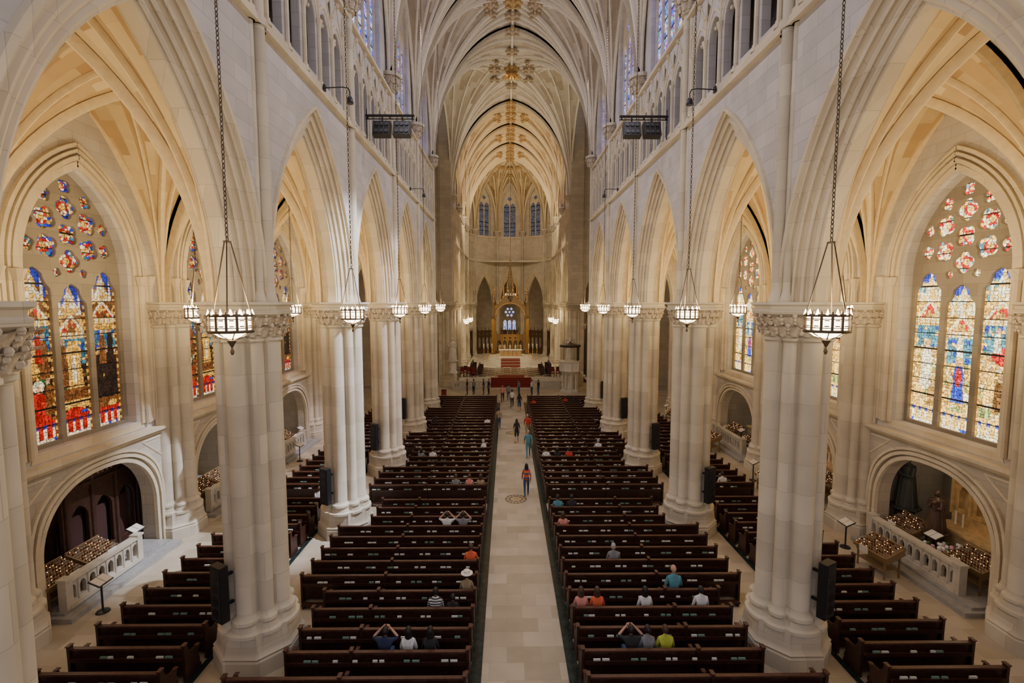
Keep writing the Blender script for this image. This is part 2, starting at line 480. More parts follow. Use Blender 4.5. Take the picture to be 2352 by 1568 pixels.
for s in(-1,1):
    for k in list(range(-1,5))+[6,7,8,9]:
        place('wall_respond',CM,(s*14.75,Y(k),0),scale=(.92,.92,1))

# ------------------------------------------------------------------ vaults
BL=[.6]
def arcpts(sp,tg,n):
    sp=Vector(sp);tg=Vector(tg);d=Vector((tg.x-sp.x,tg.y-sp.y,0));r=d.length;h=tg.z-sp.z
    if r<1e-4: return [sp.lerp(tg,i/n) for i in range(n+1)]
    d/=r;out=[];bl=BL[0]
    if h<r: bl=1
    R=(r*r+h*h)/(2*r)
    for i in range(n+1):
        a=pi/2*i/n; dd=r*(1-cos(a))
        ze=h*sin(a)
        zp=sqrt(max(0,R*R-(R-dd)**2)) if bl<1 else 0
        out.append(sp+d*dd+Vector((0,0,ze*bl+zp*(1-bl))))
    return out
RP=[(-.13,-.02),(-.13,.12),(-.05,.26),(.05,.26),(.13,.12),(.13,-.02)]
def cell(mw,sp,poly,nn=8,n=16,m=0):
    poly=[Vector(p) for p in poly];rows=[];uvs=[];L=0;prev=None
    for a,b in zip(poly[:-1],poly[1:]):
        for i in range(nn+(1 if b is poly[-1] else 0)):
            t=a.lerp(b,i/nn)
            if prev is not None: L+=(t-prev).length
            prev=t
            pts=arcpts(sp,t,n);rows.append(pts)
            c=0;u=[]
            for q in range(n+1):
                if q: c+=(pts[q]-pts[q-1]).length
                u.append((c,L))
            uvs.append(u)
    mw.grid(rows,m,uvrows=uvs)
def rib(mr,sp,tg,n=18,sc=1,m=0):
    pts=arcpts(sp,tg,n);d=Vector((tg[0]-sp[0],tg[1]-sp[1],0))
    side=Vector((-d.y,d.x,0))
    t=(pts[-1]-pts[-2]).normalized(); nn=side.normalized().cross(t)
    sg=1 if nn.z<0 else -1
    mr.sweep(pts,[(a*sc,b*sc*sg) for a,b in RP],side,m)
def straight(mr,a,b,sc=.8,m=0):
    a=Vector(a);b=Vector(b);t=(b-a).normalized();sd=t.cross(Vector((0,0,1)));nn=sd.normalized().cross(t)
    sg=1 if nn.z<0 else -1
    mr.sweep([a,b],[(x*sc,y*sc*sg) for x,y in RP],sd,m)
def boss(mb,p,r,m=1):
    mb.sphere((p[0],p[1],p[2]-.25),r*.6,8,m,sc=(1,1,.8))
    for i in range(8):
        a=2*pi*i/8
        mb.sphere((p[0]+cos(a)*r*.8,p[1]+sin(a)*r*.8,p[2]-.24-.12*(i%2)),r*.38,6,m)
def vault_bay(mw,mr,x0,x1,y0,y1,z0,zb,za,zc,inx,rich=2,sc=1,mi=0,wallpad=0):
    xm=(x0+x1)/2;ym=(y0+y1)/2
    B=Vector((xm,ym,zb)); T=(.28,.52,.76) if rich==2 else (.5,); U=(.24,.48,.74) if rich==2 else (.45,)
    for cx,ex in((x0+inx,x0-wallpad),(x1-inx,x1+wallpad)):
        for cy in(y0,y1):
            sp=Vector((cx,cy,z0));A=Vector((xm,cy,za));C=Vector((ex,ym,zc))
            cell(mw,sp,[A,B,C],m=mi)
            rib(mr,sp,B,sc=sc)
            if rich:
                for q in T: rib(mr,sp,A.lerp(B,q),sc=sc*.62)
                for q in U: rib(mr,sp,B.lerp(C,q),sc=sc*.62)
                straight(mr,A.lerp(B,T[-1]),B.lerp(C,U[0]),sc*.6)
                if rich==2: straight(mr,A.lerp(B,T[1]),B.lerp(C,U[1]),sc*.55)
            rib(mr,sp,(ex+(cx-ex)*.1,ym,zc),sc=sc*.9)
    for cy in(y0,y1):
        for cx in(x0+inx,x1-inx): rib(mr,(cx,cy,z0),(xm,cy,za),sc=sc*1.35)
    straight(mr,(xm,y0,za),B,sc);straight(mr,B,(xm,y1,za),sc)
    straight(mr,B,(x0,ym,zc),sc*.8);straight(mr,B,(x1,ym,zc),sc*.8)
    if rich==2:
        r=.54*sc
        boss(mr,B,r*1.25,2);boss(mr,(xm,y0,za-.15),r)
        for yy in(y0,y1):
            for q in T[1:2]: boss(mr,Vector((xm,yy,za)).lerp(B,q),r)
        for xx in(x0,x1):
            for q in U[::2]: boss(mr,B.lerp(Vector((xx,ym,zc)),q),r*.95)
            for yy in(y0,y1):
                P1=Vector((xm,yy,za)).lerp(B,T[1]);P2=B.lerp(Vector((xx,ym,zc)),U[1]); boss(mr,P1.lerp(P2,.5)+Vector((0,0,-.15)),r*.8)
    else: boss(mr,B,.3*sc)
mw=MB();mr=MB()
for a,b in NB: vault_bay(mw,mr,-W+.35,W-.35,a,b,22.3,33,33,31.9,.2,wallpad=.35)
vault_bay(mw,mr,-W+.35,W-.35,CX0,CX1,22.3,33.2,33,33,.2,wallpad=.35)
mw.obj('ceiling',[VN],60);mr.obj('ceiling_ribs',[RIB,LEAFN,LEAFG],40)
mb=MB(); 
for i in range(24):
    a=2*pi*i/24; q=1.1 if i%2 else .75; mb.cyl((0,49.61,32.35),(cos(a)*q,49.61+sin(a)*q,32.15),.1,.02,5,0)
mb.sphere((0,49.61,32.2),.4,10,0,sc=(1,1,.6)); mb.obj('gilded_sunburst_boss',[GOLD])
mw=MB();mr=MB()
for a,b in CB: vault_bay(mw,mr,-W+.35,W-.35,a,b,22.3,33,33,31.9,.2,wallpad=.35)
O=Vector((0,YA,33))
for i in range(5):
    a0=radians(36*i);a1=radians(36*i+36);am=(a0+a1)/2
    Mf=Vector(((ap+.55)*cos(am),YA+(ap+.55)*sin(am),31.))
    for a in(a0,a1):
        sp=Vector(((RA-.2)*cos(a),YA+(RA-.2)*sin(a),22.3))
        cell(mw,sp,[O,Mf],12); rib(mr,sp,O,sc=1.1); rib(mr,sp,O.lerp(Mf,.35),sc=.7); rib(mr,sp,O.lerp(Mf,.65),sc=.7); rib(mr,sp,Mf,sc=.8)
    straight(mr,O,Mf,.8); boss(mr,O.lerp(Mf,.35),.5); boss(mr,O.lerp(Mf,.65),.5)
boss(mr,O,.7)
mw.obj('ceiling_chancel',[VC],60);mr.obj('ceiling_ribs_chancel',[RIBA,LEAFG,LEAFG],40)
BL[0]=.25
for sn,s in SIDES.items():
    mw=MB();mr=MB()
    for a,b in NB+CB:
        xs=sorted((s*8.15,s*OUTP))
        vault_bay(mw,mr,xs[0],xs[1],a,b,H,17.0,16.9,16.9,.1,rich=1,sc=.85,wallpad=.14)
    mw.obj('ceiling_aisle_'+sn,[VA],60);mr.obj('ceiling_ribs_aisle_'+sn,[RIBA,RIBA],40)

# ------------------------------------------------------------------ aisle outer walls with windows + chapels
RCZ=12.15
FO=[(0,RCZ,.40)]+[(.90*cos(radians(90+60*i)),RCZ+.90*sin(radians(90+60*i)),.41) for i in range(6)]+[(0,13.76,.26),(.76,13.36,.26),(-.76,13.36,.26),(1.44,11.72,.27),(-1.44,11.72,.27),(1.42,12.50,.24),(-1.42,12.50,.24),(.50,10.86,.17),(-.50,10.86,.17)]
def aisle_tracery():
    outs=[arch_poly(0,2.08,5.15,10.9,3.42,12)]
    for i,ztop in((-1,11.),(0,10.5),(1,11.)):
        cx=i*1.32; sp=ztop-.85
        o=[(cx-.57,5.3),(cx+.57,5.3)]
        A=half_arc(.57,.85,6)
        right=[(cx-u*(1-.22*(1 if k in(2,3) else 0)),sp+z) for k,(u,z) in enumerate(A)]
        left=[(cx+u*(1-.22*(1 if k in(2,3) else 0)),sp+z) for k,(u,z) in enumerate(A)][::-1][1:]
        outs.append(o+right+left)
    for i,(x,z,r) in enumerate(FO): outs.append(foil(x,z,r,4,24,pi/4 if i in(0,7) else atan2(z-RCZ,x)))
    return plate(outs,.10,.015,key='ait')
def paint(side):
    P=dict(blue=(.02,.035,.42),teal=(.03,.17,.24),gold=(.85,.42,.06),white=(1.,.80,.48),red=(.55,.012,.006),dark=(.025,.012,.008),brown=(.20,.065,.015),green=(.03,.12,.03),skin=(.75,.36,.16),pur=(.15,.02,.15))
    def man(x,z0,h,robe,w=.2,halo=None,head='skin'):
        o=[('r',x,z0,z0+h*.82,w,w*.55,robe),('e',x-w*.5,z0+h*.58,w*.35,h*.16,robe),('e',x+w*.5,z0+h*.58,w*.35,h*.16,robe)]
        if halo: o.append(('e',x,z0+h*.92,.15,.15,halo))
        o.append(('e',x,z0+h*.91,.075,.10,head))
        return o
    if side>0:
        P.update(teal=(.10,.28,.32),gold=(1.,.58,.12),white=(1.,.88,.52),brown=(.55,.28,.06),dark=(.22,.10,.03),green=(.35,.40,.12),blue=(.04,.07,.50),red=(.65,.03,.02))
        figs={-1:man(.0,6.6,1.9,'white',.26,'gold')+man(-.3,5.9,1.0,'gold',.2)+man(.3,6.0,.9,'brown',.2)+[('r',0,9.0,9.2,.5,.5,'gold')],
              0:[('r',0,7.9,9.6,.05,.05,'brown'),('r',0,9.05,9.15,.42,.42,'brown')]+man(0,7.9,1.5,'white',.14,'gold')+man(0,6.3,1.6,'blue',.24,'gold')+[('e',0,7.2,.12,.34,'red'),('e',0,5.98,.25,.2,'green')],
              1:[('e',.2,8.1,.42,.3,'red'),('r',.4,6.6,8.2,.2,.16,'red')]+man(-.2,6.5,1.3,'gold',.2)+man(.12,6.3,1.2,'dark',.2)+man(-.05,8.2,.8,'white',.14)+[('e',-.3,6.1,.2,.25,'green')]}
    else:
        figs={-1:[('e',-.05,6.45,.46,.5,'red'),('r',-.05,5.95,6.7,.45,.3,'red'),('e',.02,7.15,.2,.2,'white'),('e',.02,7.05,.1,.12,'skin')]+man(-.35,7.3,1.3,'red',.15)+man(.28,7.4,1.5,'brown',.18)+man(-.05,7.5,1.1,'gold',.16,'gold')+man(.1,7.9,1.1,'red',.12)+man(.35,6.2,1.2,'brown',.16)+[('e',0,8.95,.4,.12,'brown')],
              0:man(.02,6.9,2.0,'gold',.34,None)+[('r',.02,7.1,8.0,.08,.06,'white'),('e',.02,8.95,.1,.2,'white'),('r',0,6.5,6.9,.5,.42,'brown'),('r',0,6.2,6.5,.5,.5,'gold'),('e',-.05,6.1,.35,.14,'red'),('e',.3,6.0,.14,.1,'blue'),('r',-.35,7.0,8.4,.14,.1,'brown'),('e',-.35,8.5,.08,.1,'skin'),('r',0,8.9,10.,.1,.1,'red')],
              1:man(-.28,6.4,1.9,'dark',.2)+man(.08,6.3,2.0,'dark',.22)+man(.38,6.4,1.8,'dark',.18)+man(-.1,7.6,1.3,'brown',.16)+man(.25,7.7,1.2,'dark',.16)+[('r',0,6.0,6.35,.5,.5,'brown'),('e',.2,6.1,.2,.12,'gold'),('r',0,8.85,9.15,.5,.5,'gold')]}
    RG=random.Random(3 if side<0 else 5)
    PI=.115; seeds={}
    for a in range(-24,25):
        for b in range(40,130):
            seeds[(a,b)]=((a+.5+.7*(RG.random()-.5))*PI,(b+.5+.7*(RG.random()-.5))*PI,RG.random(),RG.random())
    def cls(u,v,r1,r2):
        i=max(-1,min(1,round(u/1.32))); lu=(u-1.32*i)/.57
        if v>(10.5 if i==0 else 11.0):
            x,z,r=min(FO,key=lambda f:(f[0]-u)**2+(f[1]-v)**2)
            d=hypot(x-u,z-v)/r
            if d<.28: return 'gold',.3
            if d<.55: return ('red' if r1<.6 else 'white'),.4
            if side<0: return ('blue','gold','white','teal','red','gold','blue')[int(r1*6.99)],.4
            return ('gold','white','white','teal','red','white','gold')[int(r1*6.99)],.4
        if abs(lu)>.88: return ('gold' if int(v*8)%2 else 'brown'),.3
        if v<6.0:
            if v<5.42: return ('white','blue','white')[int(r1*2.99)],.3
            if abs((lu*2)%1-.5)<.2 and v<5.88: return ('white' if v<5.75 else 'blue'),.3
            return ('red' if side<0 else 'gold'),.3
        top=10.5 if i==0 else 11.
        if v>top-1.9:
            t=(v-(top-1.9))/1.9
            if t<.12: return ('gold' if int((lu+1)*5)%2 else 'white'),.2
            if t<.42:
                q=abs(lu)*1.1+ (t-.12)/.3*.9
                if .80<q<1.02: return 'white',.2
                if q<.80: return ('brown' if q<.4 else 'gold' if r1<.6 else 'red'),.3
                return ('brown' if r1<.5 else 'gold'),.3
            w=.85*(1-(t-.42)/.58)*(.6+.4*(1-((v*2.4)%1)))
            if abs(lu)<w: return ('white' if r1<.45 else 'gold'),.25
            if abs(abs(lu)-.64)<.14*(1.2-t) and t<.82: return 'white',.25
            if side>0: return ('blue' if t>.8 else 'gold' if r1<.6 else 'teal'),.4
            return ('blue' if t>.68 or r1<.3 else 'brown'),.4
        for sh in reversed(figs[i]):
            x0=lu*.57
            if sh[0]=='e':
                _,x,z,a,b,c=sh
                if ((x0-x)/a)**2+((v-z)/b)**2<1: return c,.45
            else:
                _,x,z0,z1,w0,w1,c=sh
                if z0<=v<=z1 and abs(x0-x)<w0+(w1-w0)*(v-z0)/(z1-z0): return c,.5
        if v>top-2.8: return ('teal' if r1<.8 else 'blue' if r2<.5 else 'gold'),.4
        q=r1
        if side<0:
            if v>8.2: return ('brown' if q<.45 else 'gold' if q<.75 else 'dark' if q<.9 else 'teal'),.4
            return ('dark' if q<.40 else 'brown' if q<.75 else 'gold' if q<.92 else 'green'),.4
        return ('gold' if q<.5 else 'brown' if q<.72 else 'green' if q<.85 else 'white'),.4
    def fn(u,v):
        if side>0: u=-u
        if (v%.58)<.04: return (.006,.005,.004)
        ga=int(math.floor(u/PI));gb=int(math.floor(v/PI))
        d1=d2=9;best=None
        for a in(-1,0,1):
            for b in(-1,0,1):
                s_=seeds.get((ga+a,gb+b))
                if s_:
                    d=hypot(s_[0]-u,s_[1]-v)
                    if d<d1: d2=d1;d1=d;best=s_
                    elif d<d2: d2=d
        k,j=cls(u,v,best[2],best[3])
        c=P[k]; f=1+j*(best[3]*2-1)
        if d2-d1<.015: f*=.25
        return tuple(x*f for x in c)
    return fn
def aisle_wall_bay(mb,M):
    win=arch_poly(0,2.1,5.1,10.9,3.45,12)
    hw=S/2
    p=plate([[(-hw,4.7),(hw,4.7),(hw,17.2),(-hw,17.2)],win],.55,.08,key='aw'); mb.merge(p,M@Matrix.Translation((0,0,.33)))
    for rr,dw,th in((.10,-.02,.09),(.28,-.10,.07),(.46,-.12,.05),(.62,-.08,.06)):
        A=half_arc(2.1+rr,3.45+rr*1.25,14)
        for sg in(1,-1):
            mb.sweep([(sg*(2.1+rr)*-1,5.1,dw)]+[(sg*u,10.9+z,dw) for u,z in A],[(-th,-th),(th,-th),(th,th),(-th,th)],(0,0,1),1,M)
    for sg in(1,-1):
        mb.cyl((sg*2.36,5.1,-.16),(sg*2.36,10.6,-.16),.1,.1,8,1,M); mb.cyl((sg*2.36,10.45,-.16),(sg*2.36,10.85,-.16),.11,.24,8,1,M)
        mb.cyl((sg*2.9,4.85,-.1),(sg*2.9,10.6,-.1),.08,.08,8,1,M); mb.cyl((sg*2.9,10.4,-.1),(sg*2.9,10.9,-.1),.1,.24,8,1,M)
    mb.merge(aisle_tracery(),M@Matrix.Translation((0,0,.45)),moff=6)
    mb.prism([(-2.3,4.9),(2.3,4.9),(2.2,5.15),(-2.2,5.15)],-.05,.6,1,M,axis='z')
    mb.box((0,4.78,-.2),(2*hw,.12,.5),1,M); mb.box((0,4.66,-.16),(2*hw,.12,.36),1,M)
    hole=[(2.45*cos(pi/2*i/14)**.8 if i<14 else 0,1.9+2.2*sin(pi/2*i/14)) for i in range(15)]
    hole+=[(-x,z) for x,z in hole[::-1][1:]]
    outer=[(-hw,0),(-2.45,0)]+hole[::-1]+[(2.45,0),(hw,0),(hw,4.7),(-hw,4.7)]
    p=plate([outer],.55,.03,key='al'); mb.merge(p,M@Matrix.Translation((0,0,.1)),moff=3)
    for off,dw,th in((.0,-.22,.07),(.18,-.28,.06),(.34,-.26,.05)):
        path=[(x*(1+off/2.45),z+off*max(0,min(1,(z-1.9)/1.)),dw) for x,z in hole]
        path=[(path[0][0],0,dw)]+path+[(path[-1][0],0,dw)]
        mb.sweep(path,[(-th,-th),(th,-th),(th,th),(-th,th)],(0,0,1),1,M)
    for sg in(1,-1):
        pts=[(sg*2.9,3.6),(sg*2.95,4.4),(sg*1.9,4.4)]
        for a,b in zip(pts,pts[1:]+pts[:1]):
            mb.cyl((a[0],a[1],-.2),(b[0],b[1],-.2),.04,.04,6,1,M)
    mb.box((0,2.4,3.3),(2*hw,4.9,.12),3,M)
    for sg in(1,-1): mb.box((sg*(hw-.3),2.4,1.8),(.5,4.9,3.),3,M)
    mb.box((0,4.6,1.8),(2*hw,.12,3.2),3,M)
gai={}
for sn,s in SIDES.items():
    mb=MB()
    for (a,b) in NB+CB:
        aisle_wall_bay(mb,frame((s*OUTP,(a+b)/2,0),(0,1,0),(s,0,0)))
    mb.obj('wall_aisle_'+sn,WM+[STT])
    gai[s]=glass_mesh('aisle_glass_'+sn,2.15,5.1,14.4,.031,paint(s),frame((s*(OUTP+.52),0,0),(0,1,0),(s,0,0)),GL_L if s<0 else GL_R)
    for (a,b) in NB[1:]+CB: window(gai[s],(0,(a+b)/2,0))

mb=MB()
for s in(-1,1):
    mb.box((s*26,(CX0+CX1)/2,17),(.4,CX1-CX0+.4,34),0)
    for yy in(CX0,CX1):
        M=frame((s*11.3,yy,0),(1,0,0),(0,1 if yy>50 else -1,0))
        o=[(-3.8,0),(-2.75,0)]+[(u,H+z) for u,z in half_arc(2.75,5.4,10)]+[(-u,H+z) for u,z in half_arc(2.75,5.4,10)[::-1][1:]]+[(2.75,0),(3.8,0),(3.8,34),(-3.8,34)]
        mb.merge(plate([o],.8,.05,key='tr'),M)
        mb.box((s*20.5,yy,17),(11,.6,34),0)
    mb.box((s*16.5,(CX0+CX1)/2,33.5),(19,CX1-CX0,.3),0)
mb.box((0,96,9),(32,.5,18),0)
mb.box((0,90,17),(32,13,.3),0)
for s in(-1,1): mb.box((s*15.5,87.5,9),(.5,17.5,18),0)
mb.obj('wall_transept',[STWC])
mb=MB(); mb.box((0,45,-.1),(56,115,.2),0); mb.obj('floor',[FLOOR])
mb=MB()
for s in(-1,1): mb.box((s*1.3,27.5,.012),(.3,38.5,.02),0); mb.box((s*8.72,27.,.012),(.16,38,.02),0)
mb.obj('floor_marble_border',[GREEN])

# ------------------------------------------------------------------ pews
def pew_mesh(L,divs,seed):
    R=random.Random(seed);mb=MB()
    mb.prism([(-.02,.12),(.03,.12),(-.03,.90),(-.07,.90)],0,L,0)
    mb.box((L/2,-.055,.915),(L,.10,.045),1)
    mb.box((L/2,.24,.43),(L,.42,.035),1)
    mb.box((L/2,.06,.24),(L,.03,.36),0)
    mb.box((L/2,-.12,.64),(L-.1,.15,.02),1); mb.box((L/2,-.195,.68),(L-.1,.015,.10),0)
    mb.box((L/2,-.36,.13),(L-.2,.17,.05),0)
    for d in(.15,L*.5,L-.15): mb.box((d,-.30,.06),(.04,.25,.12),0)
    for x in [0,L]+[L*q for q in divs]:
        prof=[(-.12,0),(.50,0),(.50,.10),(.44,.16),(.42,.50),(.46,.60),(.40,.66),(.22,.68),(.08,.74),(.01,.90),(-.01,1.0),(-.13,1.0),(-.12,.6)]
        mb.prism(prof,x-.035,x+.035,0)
        mb.box((x,-.07,1.01),(.10,.16,.03),1); mb.box((x,.43,.655),(.1,.12,.025),1)
    x=.35
    while x<L-.4:
        for q in range(R.choice([1,2,2,2])):
            w=R.choice([.12,.15,.18])
            mb.box((x,-.155,.71),(w,.045,.10+.02*R.random()),3 if R.random()<.3 else 2); x+=w+.05
        x+=.30+R.random()*.25
    return mb.mesh('pew_mesh',[WOOD,WOOD2,CARD,CARDG],30)
PN=[pew_mesh(5.72,[.52],i) for i in range(3)];PS=[pew_mesh(4.65,[.64],i+5) for i in range(3)];PA=[pew_mesh(2.95,[],i+9) for i in range(3)]
ROWS=[9.1+.868*i for i in range(43)]
ROWS=[y for i,y in enumerate(ROWS) if i not in(15,)]
for i,y in enumerate(ROWS):
    near=min(abs(y-Y(k)) for k in range(-1,5))
    for s in(-1,1):
        me=(PS if near<1.55 else PN)[i%3]
        place('pew',me,(s*1.48,y,.0),scale=(s,1,1))
        if y<41: place('pew',PA[i%3],(s*8.85,y+.2,.0),scale=(s,1,1))

# ------------------------------------------------------------------ lanterns
def lantern_mesh(chain):
    mb=MB(); R=.38
    mb.lathe([(R-.02,-.15),(R,-.15),(R,.14),(R-.02,.14)],32,1,closed=False)
    for z,r in((-.16,.032),(-.09,.010),(.15,.032),(.08,.010)): mb.torus((0,0,z),R,r,32,6,0)
    for i in range(14):
        a=2*pi*i/14
        mb.box((0,0,0),(.03,.045,.29),0,Matrix.Rotation(a,4,'Z')@Matrix.Translation((R+.01,0,0)))
        b=a+pi/14
        M=Matrix.Rotation(b,4,'Z')@Matrix.Translation((R+.012,0,0))
        mb.box((0,0,.055),(.02,.08,.02),0,M); mb.box((0,0,-.055),(.02,.08,.02),0,M)
        mb.cyl((cos(b)*R,sin(b)*R,.16),(cos(b)*R,sin(b)*R,.27),.035,.0,6,1)
        mb.cyl((cos(a)*R,sin(a)*R,.16),(cos(a)*R,sin(a)*R,.23),.025,.01,6,0)
    mb.lathe([(.02,-.62),(.04,-.56),(.015,-.48),(.05,-.41),(.09,-.34),(.04,-.28)],12,0)
    mb.lathe([(.09,-.30),(.22,-.26),(.30,-.19),(.35,-.16)],20,1,closed=False)
    for i in range(8):
        a=2*pi*i/8; mb.cyl((cos(a)*.09,sin(a)*.09,-.32),(cos(a)*R,sin(a)*R,-.17),.012,.012,5,0)
    for i in range(3):
        a=2*pi*i/3+.5; mb.cyl((cos(a)*R,sin(a)*R,.15),(cos(a)*.06,sin(a)*.06,1.55),.013,.013,6,0)
    mb.torus((0,0,1.55),.06,.018,12,6,0)
    z=1.6; k=0
    while z<chain:
        M=Matrix.Translation((0,0,z))@Matrix.Rotation(k*pi/2,4,'Z')@Matrix.Rotation(pi/2,4,'X')@Matrix.Diagonal((.6,1.1,1,1))
        mb.torus((0,0,0),.045,.012,8,4,0,M); z+=.085;k+=1
    return mb.mesh('lantern',[IRON,GLOWL],40)
LN=lantern_mesh(22.3);LA=lantern_mesh(7.4);LC=lantern_mesh(24.8)
def plight(name,loc,e,col,r=.08,parent=None):
    l=bpy.data.lights.new(name,'POINT'); l.energy=e; l.color=col; l.shadow_soft_size=r
    o=bpy.data.objects.new(name,l); COL.objects.link(o); o.location=loc
    if parent: o.parent=parent
    return o
def spot(name,loc,tgt,e,col,ang=60,r=.3,blend=.8):
    l=bpy.data.lights.new(name,'SPOT'); l.energy=e; l.color=col; l.shadow_soft_size=r; l.spot_size=radians(ang); l.spot_blend=blend
    o=bpy.data.objects.new(name,l); COL.objects.link(o); o.location=loc
    o.rotation_euler=(Vector(tgt)-Vector(loc)).to_track_quat('-Z','Y').to_euler()
    return o
WARM=(1,.72,.36)
for k in range(-1,4):
    ym=Y(k)+S/2
    for s in(-1,1):
        o=place('hanging_lantern',LN,(s*5.8,ym,9.46),rot=k*.7+s); plight('bulb',(0,0,.35),115,(1,.80,.52),.1,o)
        o=place('hanging_lantern',LA,(s*11.1,ym,9.5),rot=k*.5); plight('bulb',(0,0,.35),640,WARM,.1,o)
for s in(-1,1):
    for yy in(58.,64.): 
        o=place('hanging_lantern',LC,(s*5.4,yy,7.6)); plight('bulb',(0,0,.4),250,WARM,.1,o)

# ------------------------------------------------------------------ wall brackets, speakers, racks
def speaker_mesh():
    mb=MB(); mb.box((0,0,0),(.44,.22,1.5),0); mb.box((0,-.115,0),(.38,.02,1.40),1)
    for z in(-.5,-.17,.17,.5): mb.cyl((0,-.13,z),(0,-.12,z),.14,.14,14,0)
    for z in(.4,-.4): mb.box((0,.2,z),(.08,.3,.06),0)
    return mb.mesh('spk',[BLACK,mat('speaker_grille',(.02,.02,.022),.7)],0)
SP=speaker_mesh()
for s in(-1,1):
    for k in range(0,5):
        place('column_loudspeaker',SP,(s*(W+.5),Y(k)-.95,2.3),rot=s*.5)
def bracket():
    mb=MB(); pts=[(0,0,0),(-.6,0,.03),(-.8,0,.0),(-.86,0,-.12),(-.86,0,-.25)]
    for a,b in zip(pts,pts[1:]): mb.cyl(a,b,.02,.02,6,0)
    mb.lathe([(.03,.1),(.09,.02),(.12,-.12),(.11,-.16),(.02,-.16)],12,0,c=(-.86,0,-.36)); mb.box((0,0,0),(.06,.15,.2),0)
    return mb.mesh('brk',[BLACK],40)
BR=bracket()
for s in(-1,1):
    for k in(0,2): place('bracket_lamp',BR,(s*(W+F-.18),Y(k)+S/2+.5,ZT+.2),scale=(s,1,1))
def rack():
    mb=MB(); mb.box((-1.1,0,0),(2.2,.1,.09),0); mb.box((-1.1,0,-.14),(2.2,.05,.04),0)
    for x in(-2.1,-1.1,-.1): mb.box((x,0,-.07),(.05,.05,.16),0)
    for x in(-.75,-1.65):
        mb.box((x,0,-.22),(.06,.06,.3),0)
        M=Matrix.Translation((x,-.05,-.62))@Matrix.Rotation(-.35,4,'X')
        mb.box((0,0,0),(.78,.3,.7),0,M)
        for i in range(4): mb.box((-.33+i*.22,-.16,0),(.03,.05,.66),1,M)
        for i in range(3):
            for z in(-.18,.18): mb.cyl((-.22+i*.22,-.15,z),(-.22+i*.22,-.19,z),.09,.09,12,1,M)
    mb.cyl((-.05,0,.3),(-.05,0,-1.0),.025,.025,6,0)
    return mb.mesh('rack',[BLACK,mat('rack_grey',(.05,.05,.055),.4)],0)
RK=rack()
for s in(-1,1): place('theatre_light_rack',RK,(s*(W+F-.05),22.4,18.25),scale=(s,1,1))

# ------------------------------------------------------------------ sanctuary
mb=MB()
for i,(yy,z) in enumerate(((55.2,.18),(55.6,.36),(56.0,.54),(56.4,.72),(56.8,.9))):
    mb.box((0,(yy+87)/2,z-.09),(12.4,87-yy,.18),0)
mb.box((0,55.0,.02),(13.4,.9,.04),0)
mb.obj('sanctuary_floor',[MARB])
mb=MB()
for i in range(5): mb.box((0,55.0+.4*i+.2,.19+.18*i),(4.8,.44,.03),0); mb.box((0,55.0+.4*i,.10+.18*i),(4.8,.02,.17),0)
mb.box((0,58,.915),(3.2,2.,.02),0)
for i in range(6): mb.box((0,66.5+.38*i,.99+.17*i),(2.7,.40,.19),i%2)
mb.obj('red_carpet_runner',[RED,mat('carpet_border_stone',(.30,.20,.15),.6)])
mb=MB()
for i in range(6):
    n=24; R=5.4-.38*i; z0=.9+.17*i
    mb.prism([(R*cos(2*pi*j/n)*.95,71.8+R*sin(2*pi*j/n)) for j in range(n)],z0,z0+.17,0,axis='z')
mb.obj('altar_steps',[MARB])
mb=MB()
for i in range(12):
    for j in range(9):
        mb.box((-5.5+i,58.2+j*.9,.912),(.96,.86,.012),(i+j)%2)
mb.obj('floor_chancel_tiles',[mat('tile_dark',(.07,.065,.055),.25),mat('tile_light',(.40,.36,.29),.25)])
mb=MB(); z=1.92
mb.box((0,70.4,z+.5),(3.2,1.0,.95),0); mb.box((0,70.4,z+1.02),(3.5,1.2,.1),0); mb.box((0,70.4,z+.05),(3.5,1.2,.1),0)
for i in range(5):
    x=-1.28+i*.64; mb.box((x,69.88,z+.5),(.5,.04,.7),1); mb.cyl((x+.32,69.86,z+.1),(x+.32,69.86,z+.95),.04,.04,8,1)
mb.box((0,70.2,z+1.08),(3.4,.8,.02),2)
for x in(-1.4,-1.1,1.1,1.4):
    mb.cyl((x,70.6,z+1.07),(x,70.6,z+1.45),.04,.03,8,1); mb.cyl((x,70.6,z+1.45),(x,70.6,z+1.75),.03,.03,8,2)
mb.obj('altar',[MARB,GOLD,mat('altar_cloth',(.85,.83,.75),.8)])
for x in(-3.3,-2.7,2.7,3.3,3.9,-3.9):
    mb=MB(); mb.lathe([(.18,0),(.16,.06),(.04,.12),(.03,.9),(.06,.95),(.03,1.),(.03,1.35),(.1,1.4)],10,0); mb.cyl((0,0,1.4),(0,0,2.0),.045,.045,8,1); mb.cyl((0,0,2.0),(0,0,2.12),.03,.0,6,2)
    mb.obj('altar_candlestick',[GOLD,mat('wax',(.9,.88,.8),.5),FLAME],loc=(x,70.2,1.75))
mb=MB(); by=75.5; z=1.2; hw=2.6
for sx in(-1,1):
    for sy in(-1,1):
        cx,cy=sx*hw,by+sy*1.6
        mb.lathe([(.5,-.3),(.5,.5),(.38,.6),(.38,.9),(.26,1.)],8,0,c=(cx,cy,z))
        for a in range(6):
            q=2*pi*a/6; mb.cyl((cx+.19*cos(q),cy+.19*sin(q),z+.9),(cx+.19*cos(q),cy+.19*sin(q),7.6),.11,.11,8,1)
        mb.lathe([(.26,7.3),(.42,7.7),(.42,7.9),(.32,8.0),(.32,9.8),(.38,9.9),(.24,10.2),(.0,12.6)],8,0,c=(cx,cy,0))
        for t in range(5): mb.sphere((cx,cy,10.4+t*.42),.22-.035*t,6,1)
